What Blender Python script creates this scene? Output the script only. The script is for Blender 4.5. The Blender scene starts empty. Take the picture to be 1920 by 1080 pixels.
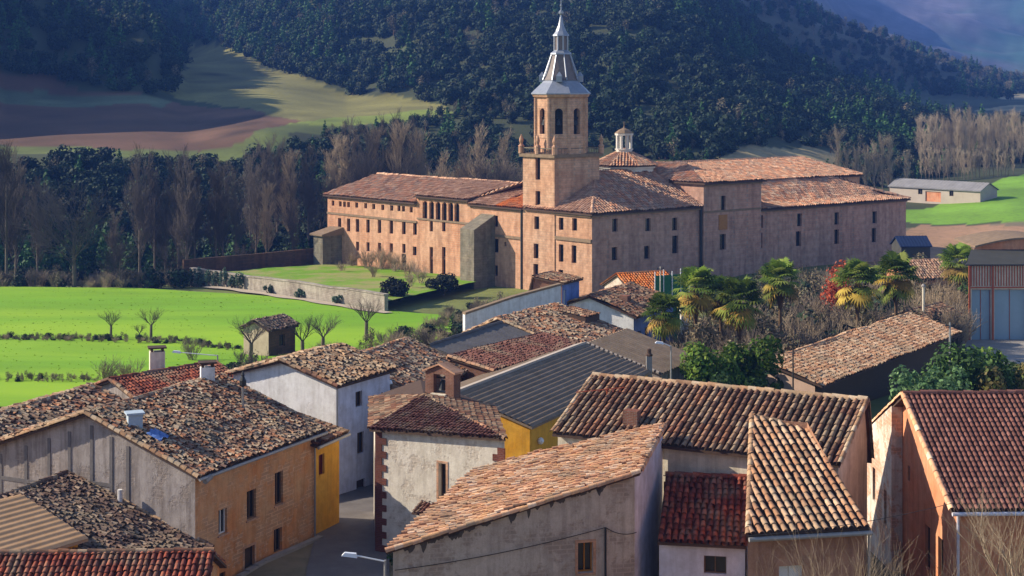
import bpy, math, random
import numpy as np
from mathutils import Vector
random.seed(7); RNG = np.random.default_rng(11)
S = bpy.context.scene; COL = S.collection
R = math.radians
# ------------------------------------------------------------------ camera, sky, sun, exposure
F, YH, CZ = 3000.0, 150.0, 40.0          # focal length in photo pixels, horizon row, camera height
cd = bpy.data.cameras.new('camera'); cam = bpy.data.objects.new('camera', cd); COL.objects.link(cam)
cam.location = (0, 0, CZ); cam.rotation_euler = (R(90), 0, 0)
cd.sensor_width = 36; cd.lens = 36 * F / 1920; cd.shift_y = -(540 - YH) / 1920
cd.clip_start = 1; cd.clip_end = 12000
S.camera = cam
SUN_AZ, SUN_EL = R(171), R(28)           # azimuth counter-clockwise from +X: the sun stands left, a little behind the town
sd = Vector((math.cos(SUN_AZ) * math.cos(SUN_EL), math.sin(SUN_AZ) * math.cos(SUN_EL), math.sin(SUN_EL)))
w = bpy.data.worlds.new('World'); S.world = w; w.use_nodes = True
wn = w.node_tree; sky = wn.nodes.new('ShaderNodeTexSky'); sky.sky_type = 'NISHITA'; sky.sun_disc = False
sky.sun_elevation = SUN_EL; sky.sun_rotation = math.atan2(sd.x, sd.y); sky.altitude = 700
sky.air_density = 1.0; sky.dust_density = 0.3; sky.ozone_density = 2.5
bg = wn.nodes['Background']; bg.inputs[1].default_value = 0.10
hs = wn.nodes.new('ShaderNodeHueSaturation'); hs.inputs['Saturation'].default_value = 0.85
wn.links.new(sky.outputs[0], hs.inputs['Color']); wn.links.new(hs.outputs[0], bg.inputs[0])
sl = bpy.data.lights.new('sun', 'SUN'); sl.energy = 5.0; sl.angle = R(0.5); sl.color = (1, .88, .70)
so = bpy.data.objects.new('sun', sl); COL.objects.link(so); so.rotation_euler = sd.to_track_quat('Z', 'Y').to_euler(); so.location = (-200, 50, 300)
S.view_settings.view_transform = 'Standard'; S.view_settings.look = 'None'; S.view_settings.exposure = 0.95; S.view_settings.gamma = 1
S.render.engine = 'CYCLES'

# ------------------------------------------------------------------ survey helpers
def at(px, py, Y):                        # world point seen at that pixel at depth Y
    return Vector(((px - 960) * Y / F, Y, CZ - (py - YH) * Y / F))
def lv(px, py, z):                        # plan point at known height z
    Y = (CZ - z) * F / (py - YH); return Vector(((px - 960) * Y / F, Y))
def V2(x, y): return Vector((x, y))

# ------------------------------------------------------------------ materials
def mat(name, col, rough=.85, noise=0, nscale=3.0, dark=(.5, .5, .5), bump=0, bscale=20, spec=.2, metal=0, stretch=None, detail=6, attr=None, lo=.35, hi=.7, second=None):
    m = bpy.data.materials.new(name); m.use_nodes = True; nt = m.node_tree; N = nt.nodes; Lk = nt.links
    b = N['Principled BSDF']; b.inputs['Roughness'].default_value = rough; b.inputs['Specular IOR Level'].default_value = spec; b.inputs['Metallic'].default_value = metal
    tc = N.new('ShaderNodeTexCoord'); src = tc.outputs['Object']
    if stretch:
        mp = N.new('ShaderNodeMapping'); mp.inputs['Scale'].default_value = stretch; Lk.new(src, mp.inputs[0]); src = mp.outputs[0]
    cur = None
    if attr:
        a = N.new('ShaderNodeAttribute'); a.attribute_name = attr; cur = a.outputs['Color']
    else:
        rg = N.new('ShaderNodeRGB'); rg.outputs[0].default_value = (*col, 1); cur = rg.outputs[0]
    def layer(cur, scale, colr, mode, amt, lo, hi):
        nz = N.new('ShaderNodeTexNoise'); nz.inputs['Scale'].default_value = scale; nz.inputs['Detail'].default_value = detail; nz.inputs['Roughness'].default_value = .62; Lk.new(src, nz.inputs['Vector'])
        cr = N.new('ShaderNodeValToRGB'); cr.color_ramp.elements[0].position = lo; cr.color_ramp.elements[1].position = hi
        cr.color_ramp.elements[0].color = (amt, amt, amt, 1); cr.color_ramp.elements[1].color = (0, 0, 0, 1); Lk.new(nz.outputs[0], cr.inputs[0])
        mx = N.new('ShaderNodeMix'); mx.data_type = 'RGBA'; mx.blend_type = mode; Lk.new(cr.outputs[0], mx.inputs[0]); Lk.new(cur, mx.inputs[6]); mx.inputs[7].default_value = (*colr, 1)
        return mx.outputs[2]
    if noise:
        cur = layer(cur, nscale, dark, 'MULTIPLY', noise, lo, hi)
        cur = layer(cur, nscale * 6.3, tuple(.6 + .4 * d for d in dark), 'MULTIPLY', noise * .7, lo, hi)
    if second: cur = layer(cur, second[0], second[1], 'MIX', second[2], second[3], second[4])
    Lk.new(cur, b.inputs['Base Color'])
    if bump:
        nb = N.new('ShaderNodeTexNoise'); nb.inputs['Scale'].default_value = bscale; nb.inputs['Detail'].default_value = 5; Lk.new(src, nb.inputs['Vector'])
        bp = N.new('ShaderNodeBump'); bp.inputs['Strength'].default_value = bump; bp.inputs['Distance'].default_value = .1; Lk.new(nb.outputs[0], bp.inputs['Height']); Lk.new(bp.outputs[0], b.inputs['Normal'])
    return m
def masonry(name, c1, c2, mortar, bw=.5, bh=.28, msize=.03, patch=None, pamt=.7, pscale=.25):
    """stone or brick coursing laid on x+y so that it runs round every plumb wall, with patches of another colour"""
    m = bpy.data.materials.new(name); m.use_nodes = True; nt = m.node_tree; N = nt.nodes; Lk = nt.links; b = N['Principled BSDF']; b.inputs['Roughness'].default_value = .9; b.inputs['Specular IOR Level'].default_value = .15
    tc = N.new('ShaderNodeTexCoord'); sx = N.new('ShaderNodeSeparateXYZ'); Lk.new(tc.outputs['Object'], sx.inputs[0])
    ad = N.new('ShaderNodeMath'); ad.operation = 'SUBTRACT'; Lk.new(sx.outputs[0], ad.inputs[0]); Lk.new(sx.outputs[1], ad.inputs[1])
    cb = N.new('ShaderNodeCombineXYZ'); Lk.new(ad.outputs[0], cb.inputs[0]); Lk.new(sx.outputs[2], cb.inputs[1])
    br = N.new('ShaderNodeTexBrick'); br.inputs['Scale'].default_value = 1; br.inputs['Brick Width'].default_value = bw * 1.35; br.inputs['Row Height'].default_value = bh; br.inputs['Mortar Size'].default_value = msize
    br.inputs['Color1'].default_value = (*c1, 1); br.inputs['Color2'].default_value = (*c2, 1); br.inputs['Mortar'].default_value = (*mortar, 1); Lk.new(cb.outputs[0], br.inputs['Vector'])
    cur = br.outputs[0]
    for sc, colr, amt, lo, hi, mode in ((pscale, patch or c2, pamt, .42, .6, 'MIX'), (1.3, (.55, .52, .5), .55, .35, .62, 'MULTIPLY'), (9, (.6, .58, .56), .5, .35, .65, 'MULTIPLY')):
        nz = N.new('ShaderNodeTexNoise'); nz.inputs['Scale'].default_value = sc; nz.inputs['Detail'].default_value = 6; Lk.new(tc.outputs['Object'], nz.inputs['Vector'])
        cr = N.new('ShaderNodeValToRGB'); cr.color_ramp.elements[0].position = lo; cr.color_ramp.elements[1].position = hi; cr.color_ramp.elements[0].color = (amt,) * 3 + (1,); cr.color_ramp.elements[1].color = (0, 0, 0, 1); Lk.new(nz.outputs[0], cr.inputs[0])
        mx = N.new('ShaderNodeMix'); mx.data_type = 'RGBA'; mx.blend_type = mode; Lk.new(cr.outputs[0], mx.inputs[0]); Lk.new(cur, mx.inputs[6]); mx.inputs[7].default_value = (*colr, 1); cur = mx.outputs[2]
    mp = N.new('ShaderNodeMapping'); mp.inputs['Scale'].default_value = (1.1, 1.1, .12); Lk.new(tc.outputs['Object'], mp.inputs[0])   # rain streaks
    nz = N.new('ShaderNodeTexNoise'); nz.inputs['Detail'].default_value = 6; nz.inputs['Scale'].default_value = 1; Lk.new(mp.outputs[0], nz.inputs['Vector'])
    cr = N.new('ShaderNodeValToRGB'); cr.color_ramp.elements[0].position = .34; cr.color_ramp.elements[1].position = .55; cr.color_ramp.elements[0].color = (.6,) * 3 + (1,); cr.color_ramp.elements[1].color = (0, 0, 0, 1); Lk.new(nz.outputs[0], cr.inputs[0])
    mx = N.new('ShaderNodeMix'); mx.data_type = 'RGBA'; mx.blend_type = 'MULTIPLY'; Lk.new(cr.outputs[0], mx.inputs[0]); Lk.new(cur, mx.inputs[6]); mx.inputs[7].default_value = (.58, .57, .58, 1); cur = mx.outputs[2]
    Lk.new(cur, b.inputs['Base Color'])
    bp = N.new('ShaderNodeBump'); bp.inputs['Strength'].default_value = .5; bp.inputs['Distance'].default_value = .05; Lk.new(br.outputs[1], bp.inputs['Height']); bp.invert = True; Lk.new(bp.outputs[0], b.inputs['Normal'])
    return m
def plaster(name, col, under=(.34, .24, .17), amt=.5, streak=.5, grain=.35, tint=None, bump=.3, thr=.5):
    """lime render: blotches, rain streaks, worn patches where the masonry shows through, fine grain"""
    m = bpy.data.materials.new(name); m.use_nodes = True; nt = m.node_tree; N = nt.nodes; Lk = nt.links; b = N['Principled BSDF']; b.inputs['Roughness'].default_value = .92; b.inputs['Specular IOR Level'].default_value = .12
    tc = N.new('ShaderNodeTexCoord'); src = tc.outputs['Object']
    def noise(sc, vec=None, det=7, ro=.65):
        nz = N.new('ShaderNodeTexNoise'); nz.inputs['Scale'].default_value = sc; nz.inputs['Detail'].default_value = det; nz.inputs['Roughness'].default_value = ro; Lk.new(vec or src, nz.inputs['Vector']); return nz.outputs[0]
    def ramp(v, lo, hi, k):
        r = N.new('ShaderNodeMapRange'); r.inputs[1].default_value = lo; r.inputs[2].default_value = hi; r.inputs[3].default_value = k; r.inputs[4].default_value = 0; Lk.new(v, r.inputs[0]); return r.outputs[0]
    def mix(f, x, y, mode='MIX'):
        mx = N.new('ShaderNodeMix'); mx.data_type = 'RGBA'; mx.blend_type = mode; Lk.new(f, mx.inputs[0])
        for s_, v in ((6, x), (7, y)):
            if isinstance(v, tuple): mx.inputs[s_].default_value = (*v, 1)
            else: Lk.new(v, mx.inputs[s_])
        return mx.outputs[2]
    sx = N.new('ShaderNodeSeparateXYZ'); Lk.new(src, sx.inputs[0]); ad = N.new('ShaderNodeMath'); ad.operation = 'SUBTRACT'; Lk.new(sx.outputs[0], ad.inputs[0]); Lk.new(sx.outputs[1], ad.inputs[1])
    cb = N.new('ShaderNodeCombineXYZ'); Lk.new(ad.outputs[0], cb.inputs[0]); Lk.new(sx.outputs[2], cb.inputs[1])
    br = N.new('ShaderNodeTexBrick'); br.inputs['Scale'].default_value = 1; br.inputs['Brick Width'].default_value = .5; br.inputs['Row Height'].default_value = .2; br.inputs['Mortar Size'].default_value = .025
    for i, k in (('Color1', 1.), ('Color2', .78), ('Mortar', 1.25)): br.inputs[i].default_value = (*(u * k for u in under), 1)
    Lk.new(cb.outputs[0], br.inputs['Vector'])
    t2 = tint or tuple(min(.9, v * 1.25 + .03) for v in col)
    cur = mix(ramp(noise(.45), .38, .62, .8), col, t2)
    cur = mix(ramp(noise(1.6), .34, .6, .55), cur, (.66, .63, .6), 'MULTIPLY')
    mp = N.new('ShaderNodeMapping'); mp.inputs['Scale'].default_value = (2.6, 2.6, .22); Lk.new(src, mp.inputs[0])
    cur = mix(ramp(noise(1., mp.outputs[0], 5), .36, .56, streak), cur, (.50, .47, .45), 'MULTIPLY')
    pm = ramp(noise(.75, None, 9, .7), thr - .10, thr - .03, amt); cur = mix(pm, cur, br.outputs[0])
    cur = mix(ramp(noise(14), .35, .65, grain), cur, (.6, .58, .56), 'MULTIPLY'); Lk.new(cur, b.inputs['Base Color'])
    bp = N.new('ShaderNodeBump'); bp.inputs['Strength'].default_value = bump; bp.inputs['Distance'].default_value = .06; Lk.new(noise(5), bp.inputs['Height']); bp2 = N.new('ShaderNodeBump'); bp2.inputs['Strength'].default_value = .5; bp2.inputs['Distance'].default_value = .04; bp2.invert = True; Lk.new(pm, bp2.inputs['Height']); Lk.new(bp.outputs[0], bp2.inputs['Normal']); Lk.new(bp2.outputs[0], b.inputs['Normal'])
    return m
def leafmat(name, attr='Col', trans=.25):
    m = bpy.data.materials.new(name); m.use_nodes = True; nt = m.node_tree; N = nt.nodes; Lk = nt.links; b = N['Principled BSDF']
    a = N.new('ShaderNodeAttribute'); a.attribute_name = attr
    oi = N.new('ShaderNodeObjectInfo'); hs = N.new('ShaderNodeHueSaturation')
    mr = N.new('ShaderNodeMapRange'); mr.inputs[3].default_value = .6; mr.inputs[4].default_value = 1.4; Lk.new(oi.outputs['Random'], mr.inputs[0]); Lk.new(mr.outputs[0], hs.inputs['Value'])
    Lk.new(a.outputs['Color'], hs.inputs['Color']); Lk.new(hs.outputs[0], b.inputs['Base Color']); b.inputs['Roughness'].default_value = .7; b.inputs['Specular IOR Level'].default_value = .15
    t = N.new('ShaderNodeBsdfTranslucent'); Lk.new(hs.outputs[0], t.inputs[0]); ms = N.new('ShaderNodeMixShader'); ms.inputs[0].default_value = trans
    Lk.new(b.outputs[0], ms.inputs[1]); Lk.new(t.outputs[0], ms.inputs[2]); Lk.new(ms.outputs[0], N['Material Output'].inputs['Surface'])
    return m
M = {}
M['tile'] = mat('roof_tile', (.4, .2, .1), attr='Col', noise=.55, nscale=5, dark=(.45, .42, .4), bump=.3, bscale=30, rough=.9, spec=.12, second=(.55, (.27, .22, .15), .55, .36, .52))
M['tile_plain'] = mat('machine_tile', (.4, .2, .1), attr='Col', noise=.4, nscale=2, dark=(.6, .56, .54), rough=.75, spec=.2)
M['tile_mon'] = mat('monastery_tile', (.4, .2, .1), attr='Col', noise=.4, nscale=3, dark=(.6, .56, .54), rough=.9, spec=.1, second=(.12, (.40, .24, .16), .5, .4, .6))
M['lath'] = mat('roof_bed', (.09, .055, .04), noise=.5, nscale=4)
M['grey_timber'] = mat('grey_timber', (.17, .155, .155), noise=.5, nscale=5)
M['wood'] = mat('old_timber', (.10, .065, .045), noise=.6, nscale=8, bump=.3)
M['glass'] = mat('window_glass', (.012, .014, .018), rough=.12, spec=.5)
M['frame'] = mat('window_frame_wood', (.16, .10, .06), noise=.4, nscale=10)
M['frame_white'] = mat('white_paint', (.7, .7, .68), noise=.2, nscale=8)
M['frame_red'] = mat('dark_red_paint', (.18, .035, .02), noise=.4, nscale=8)
M['grey_wall'] = plaster('grey_render', (.34, .30, .285), (.27, .22, .19), .7, .75, thr=.48)
M['orange_wall'] = plaster('orange_earth_render', (.68, .285, .105), (.56, .34, .20), .9, .4, tint=(.66, .42, .23), thr=.54)
M['yellow_wall'] = plaster('yellow_render', (.76, .36, .03), (.5, .3, .12), .3, .35, .2, tint=(.72, .40, .06), thr=.4)
M['white_wall'] = plaster('white_render', (.76, .74, .74), (.5, .44, .4), .4, .3, .15, tint=(.78, .77, .75), thr=.42)
M['chapel_wall'] = plaster('cream_render', (.66, .60, .52), (.44, .37, .30), .7, .3, tint=(.70, .65, .55), thr=.5)
M['stain_wall'] = plaster('stained_render', (.58, .48, .40), (.37, .29, .23), .8, .45, tint=(.60, .52, .43), thr=.52)
M['cream_wall'] = plaster('pale_cream_render', (.70, .63, .50), (.45, .37, .28), .4, .45, .2, thr=.42)
M['brown_wall'] = plaster('brown_render', (.38, .20, .125), (.30, .19, .13), .6, .5, thr=.48)
M['salmon_wall'] = plaster('salmon_render', (.64, .25, .125), (.42, .22, .14), .25, .35, .2, tint=(.66, .34, .20), thr=.42)
M['worn_wall'] = plaster('worn_whitewash', (.72, .63, .54), (.56, .31, .20), .85, .5, tint=(.78, .72, .64), thr=.56)
M['blue_wall'] = plaster('blue_render', (.17, .24, .52), (.3, .28, .3), .35, .4, .2, thr=.42)
M['blue_and_shade_wall'] = plaster('pale_blue_and_shade_render', (.60, .60, .68), (.42, .38, .38), .35, .3, .15, thr=.45)  # real pale blue, also used to colour shade onto white walls
M['sheet'] = mat('cement_sheet', (.27, .195, .135), noise=.7, nscale=.9, dark=(.5, .48, .46), bump=.2, bscale=8, second=(3.1, (.2, .18, .14), .5, .3, .5))
M['palesheet'] = mat('pale_sheet', (.42, .36, .31), noise=.5, nscale=1.2, dark=(.7, .66, .62))
M['greyroof'] = mat('grey_cement_roof', (.16, .145, .135), noise=.75, nscale=.6, dark=(.6, .58, .58), bump=.3, bscale=5)
M['brick'] = masonry('red_brick', (.30, .11, .07), (.23, .085, .055), (.3, .25, .2), .24, .08, .012, (.2, .1, .07))
M['quoin'] = masonry('brick_quoin', (.22, .055, .035), (.17, .04, .03), (.2, .14, .11), .24, .1, .012, (.12, .05, .04))
M['stone'] = masonry('sandstone_ashlar', (.68, .325, .18), (.59, .28, .16), (.58, .42, .30), .7, .36, .03, (.66, .41, .27), .65, .12)
M['stone2'] = masonry('pale_sandstone', (.68, .42, .28), (.60, .35, .225), (.45, .34, .25), .75, .38, .03, (.60, .31, .18), .6, .15)
M['stone_s'] = masonry('shade_mauve_sandstone', (.60, .325, .235), (.51, .28, .205), (.40, .30, .25), .8, .38, .03, (.50, .33, .26), .6, .13)  # sandstone with the mauve shade of the south side put into its colour
M['butt'] = masonry('grey_lichen_stone', (.30, .25, .185), (.24, .21, .155), (.2, .17, .13), .8, .4, .03, (.2, .185, .14), .7, .3)
M['rubble'] = masonry('rubble_stone', (.40, .345, .285), (.33, .285, .24), (.27, .22, .18), .42, .25, .03, (.5, .45, .37), .6, .25)
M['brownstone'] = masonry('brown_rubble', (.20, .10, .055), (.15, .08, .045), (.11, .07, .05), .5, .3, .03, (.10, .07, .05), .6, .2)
M['cornice'] = mat('weathered_cornice', (.27, .19, .125), noise=.6, nscale=1.5, dark=(.5, .48, .45), bump=.2)
M['lead'] = mat('lead_sheet', (.29, .31, .36), rough=.42, noise=.5, nscale=1.5, dark=(.6, .62, .66), spec=.6, metal=.35)
M['leadbrown'] = mat('slate_brown', (.20, .16, .15), rough=.55, noise=.5, nscale=2, dark=(.55, .52, .5))
M['iron'] = mat('dark_iron', (.03, .03, .03), rough=.5)
M['zinc'] = mat('zinc_gutter', (.33, .32, .31), rough=.5, noise=.3, nscale=4, metal=.3, spec=.5)
M['lamp'] = mat('lamp_enamel', (.72, .73, .75), rough=.35, spec=.5)
M['concrete'] = mat('concrete', (.34, .31, .28), noise=.5, nscale=.7, bump=.15)
M['street'] = mat('street_surface', (.17, .155, .15), noise=.6, nscale=.8, dark=(.6, .58, .58), bump=.2, bscale=12)
M['meadow'] = mat('meadow_grass', (.17, .37, .010), noise=.75, nscale=.07, dark=(.80, .74, .6), bump=.6, bscale=1.2, second=(.016, (.27, .43, .014), .8, .42, .58), stretch=(.5, 1.8, 1))
M['lawn'] = mat('lawn_grass', (.16, .31, .014), noise=.6, nscale=.25, dark=(.7, .72, .55), bump=.5, bscale=2, second=(.16, (.28, .26, .09), .9, .42, .56))
M['path'] = mat('dusty_path', (.50, .41, .31), noise=.4, nscale=.6)
M['ground'] = mat('valley_ground', (.1, .1, .05), attr='Col', noise=.6, nscale=.05, dark=(.55, .57, .5), bump=.8, bscale=.9, second=(.8, (.07, .075, .035), .35, .3, .5))
M['bark'] = mat('bark', (.17, .135, .10), noise=.5, nscale=3, bump=.4)
M['twig'] = mat('pale_twigs', (.33, .26, .18), noise=.4, nscale=.6, dark=(.65, .6, .55))
M['twig_grey'] = mat('grey_twigs', (.125, .105, .09), noise=.4, nscale=.6, dark=(.65, .6, .55))
M['twig_dark'] = mat('dark_twigs', (.085, .068, .06), noise=.4, nscale=.6)
M['leaf'] = leafmat('leaves')
M['forest_leaf'] = leafmat('forest_leaves', trans=.08)
M['palm'] = leafmat('palm_blades', trans=.3)
M['fibre'] = mat('palm_fibre', (.14, .085, .045), noise=.5, nscale=6, bump=.5)
M['bluesheet'] = mat('blue_plastic', (.12, .22, .52), rough=.35, noise=.3, nscale=5, spec=.5)
M['palebox'] = mat('pale_blue_cement', (.42, .50, .58), noise=.3, nscale=4)
M['door_blue'] = mat('blue_grey_metal', (.27, .36, .43), rough=.5, noise=.35, nscale=.8, dark=(.75, .75, .75))
M['red_paint'] = mat('red_oxide_paint', (.42, .10, .05), rough=.5, noise=.3, nscale=3)
M['dark_roof'] = mat('dark_sheet_roof', (.06, .06, .055), noise=.4, nscale=.8)
M['nave_white'] = mat('limewash', (.66, .62, .56), noise=.4, nscale=.9, dark=(.7, .68, .66))
M['barn_wall'] = mat('barn_render', (.44, .375, .315), noise=.5, nscale=.4, dark=(.7, .66, .62))
M['barn_roof'] = mat('barn_sheet', (.27, .26, .26), noise=.5, nscale=.5)
M['net'] = mat('green_netting', (.04, .17, .08), noise=.4, nscale=3)
M['cable'] = M['iron']

# ------------------------------------------------------------------ mesh helpers
def tag(o, label=None, cat=None, group=None, kind=None):
    for k, v in (('label', label), ('category', cat), ('group', group), ('kind', kind)):
        if v: o[k] = v
    return o
def thing(name, label, cat, loc, group=None):
    o = bpy.data.objects.new(name, None); COL.objects.link(o); o.location = loc; o.empty_display_size = .5
    return tag(o, label, cat, group)
def root_loc(p):
    while p.parent: p = p.parent
    return Vector(p.location)
class MB:
    def __init__(s): s.v = []; s.f = []; s.m = []; s.c = []; s.cur = 0; s.n = 0; s.arr = []
    def face(s, pts, mi=None):
        b = len(s.v); s.v += [tuple(p) for p in pts]; s.f.append(tuple(range(b, b + len(pts)))); s.m.append(s.cur if mi is None else mi)
    def box6(s, p):                       # p: 8 points, bottom 4 ccw then top 4
        b = len(s.v); s.v += [tuple(q) for q in p]
        for f in ((3, 2, 1, 0), (4, 5, 6, 7), (0, 1, 5, 4), (1, 2, 6, 5), (2, 3, 7, 6), (3, 0, 4, 7)):
            s.f.append(tuple(b + i for i in f)); s.m.append(s.cur)
    def box(s, c, sx, sy, sz, ang=0):     # centre of base, sizes, turn
        ca, sa = math.cos(ang), math.sin(ang); p = []
        for z in (0, sz):
            for x, y in ((-sx / 2, -sy / 2), (sx / 2, -sy / 2), (sx / 2, sy / 2), (-sx / 2, sy / 2)):
                p.append((c[0] + x * ca - y * sa, c[1] + x * sa + y * ca, c[2] + z))
        s.box6(p)
    def prism(s, poly, z0, z1):           # poly ccw plan, z0/z1 number or list
        n = len(poly); a = [z0] * n if not hasattr(z0, '__len__') else z0; t = [z1] * n if not hasattr(z1, '__len__') else z1
        b = len(s.v); s.v += [(p[0], p[1], a[i]) for i, p in enumerate(poly)] + [(p[0], p[1], t[i]) for i, p in enumerate(poly)]
        s.f.append(tuple(b + i for i in reversed(range(n)))); s.m.append(s.cur); s.f.append(tuple(b + n + i for i in range(n))); s.m.append(s.cur)
        for i in range(n):
            j = (i + 1) % n; s.f.append((b + i, b + j, b + n + j, b + n + i)); s.m.append(s.cur)
    def bar(s, p, q, r0, r1=None, k=6):
        p = Vector(p); q = Vector(q); r1 = r0 if r1 is None else r1; d = (q - p).normalized(); u = d.orthogonal().normalized(); v = d.cross(u); b = len(s.v)
        for c, r in ((p, r0), (q, r1)):
            for i in range(k):
                a = 2 * math.pi * i / k; s.v.append(tuple(c + u * (math.cos(a) * r) + v * (math.sin(a) * r)))
        for i in range(k):
            j = (i + 1) % k; s.f.append((b + i, b + j, b + k + j, b + k + i)); s.m.append(s.cur)
        s.f.append(tuple(b + i for i in reversed(range(k)))); s.m.append(s.cur); s.f.append(tuple(b + k + i for i in range(k))); s.m.append(s.cur)
    def lathe(s, c, prof, k=8, ph=0):     # prof: list of (r, z) upward, absolute z offsets from c
        b = len(s.v)
        for r, z in prof:
            for i in range(k):
                a = ph + 2 * math.pi * i / k; s.v.append((c[0] + r * math.cos(a), c[1] + r * math.sin(a), c[2] + z))
        for l in range(len(prof) - 1):
            for i in range(k):
                j = (i + 1) % k; s.f.append((b + l * k + i, b + l * k + j, b + (l + 1) * k + j, b + (l + 1) * k + i)); s.m.append(s.cur)
        s.f.append(tuple(b + i for i in reversed(range(k)))); s.m.append(s.cur); s.f.append(tuple(b + (len(prof) - 1) * k + i for i in range(k))); s.m.append(s.cur)
    def arrays(s, V, Fq, C=None):         # bulk quads: V (n,3), Fq (m,4), colours per vertex
        s.arr.append((np.asarray(V, float), np.asarray(Fq, int), C))
    def build(s, name, mats, parent=None, loc=None, smooth=False):
        off = np.array(root_loc(parent)) if parent is not None else np.zeros(3)
        if loc is not None: off = np.array(loc)
        nv = len(s.v); V = [np.array(s.v, float).reshape(-1, 3)]; C = [np.tile(np.array([[.2, .12, .08, 1.]]), (nv, 1))]
        lt = [len(f) for f in s.f]; li = [i for f in s.f for i in f]; mi = list(s.m); base = nv
        LT = [np.array(lt, int)]; LI = [np.array(li, int)]; MI = [np.array(mi, int)]
        for v, f, c in s.arr:
            V.append(v); LT.append(np.full(len(f), f.shape[1])); LI.append((f + base).ravel()); MI.append(np.full(len(f), s.arrmat if hasattr(s, 'arrmat') else 0))
            C.append(c if c is not None else np.tile(np.array([[.2, .12, .08, 1.]]), (len(v), 1))); base += len(v)
        V = np.concatenate(V) - off; C = np.concatenate(C); LT = np.concatenate(LT); LI = np.concatenate(LI); MI = np.concatenate(MI)
        me = bpy.data.meshes.new(name); me.vertices.add(len(V)); me.vertices.foreach_set('co', V.astype(np.float32).ravel())
        me.loops.add(len(LI)); me.loops.foreach_set('vertex_index', LI.astype(np.int32)); me.polygons.add(len(LT))
        me.polygons.foreach_set('loop_start', np.concatenate([[0], np.cumsum(LT)[:-1]]).astype(np.int32)); me.polygons.foreach_set('loop_total', LT.astype(np.int32))
        me.polygons.foreach_set('material_index', MI.astype(np.int32))
        sm = np.ones(len(LT), bool); sm[:len(s.f)] = smooth; me.polygons.foreach_set('use_smooth', sm)
        ca = me.attributes.new('Col', 'FLOAT_COLOR', 'POINT'); ca.data.foreach_set('color', C.astype(np.float32).ravel())
        for m in (mats if isinstance(mats, (list, tuple)) else [mats]): me.materials.append(M[m] if isinstance(m, str) else m)
        me.update(); me.validate()
        o = bpy.data.objects.new(name, me); COL.objects.link(o)
        if parent is not None: o.parent = parent
        if loc is not None: o.location = loc
        return o
def rgba(c, n): return np.concatenate([np.asarray(c).reshape(-1, 3), np.ones((n, 1))], 1)

# ------------------------------------------------------------------ roof tiles: every tile is a tapered half pipe of its own
PAL = {
 'old': [(.50, .24, .13), (.40, .18, .10), (.52, .34, .21), (.28, .16, .11), (.56, .43, .30), (.38, .28, .20), (.22, .14, .11)],
 'brown': [(.36, .17, .095), (.27, .125, .08), (.44, .25, .15), (.20, .11, .075), (.50, .35, .23), (.15, .09, .065)],
 'ochre': [(.52, .33, .19), (.44, .26, .15), (.58, .40, .25), (.34, .20, .12), (.62, .47, .32)],
 'pink': [(.76, .41, .23), (.82, .49, .29), (.70, .35, .19), (.86, .58, .38), (.64, .34, .20), (.78, .43, .22)],
 'tan': [(.56, .31, .17), (.48, .25, .14), (.62, .40, .25), (.40, .21, .125), (.68, .48, .32)],
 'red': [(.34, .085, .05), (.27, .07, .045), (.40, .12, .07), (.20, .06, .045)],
 'dark': [(.24, .15, .11), (.19, .12, .095), (.30, .20, .145), (.15, .10, .085), (.40, .30, .22)],
 'maroon': [(.20, .085, .065), (.165, .07, .055), (.24, .11, .085)],
 'mon': [(.62, .29, .16), (.54, .25, .145), (.68, .38, .23), (.42, .22, .135), (.54, .37, .26), (.40, .26, .19)],
 'orange': [(.80, .25, .06), (.72, .20, .05), (.66, .24, .08)],
 'monw': [(.60, .34, .21), (.52, .29, .18), (.66, .42, .28), (.44, .25, .16)],
}
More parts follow.
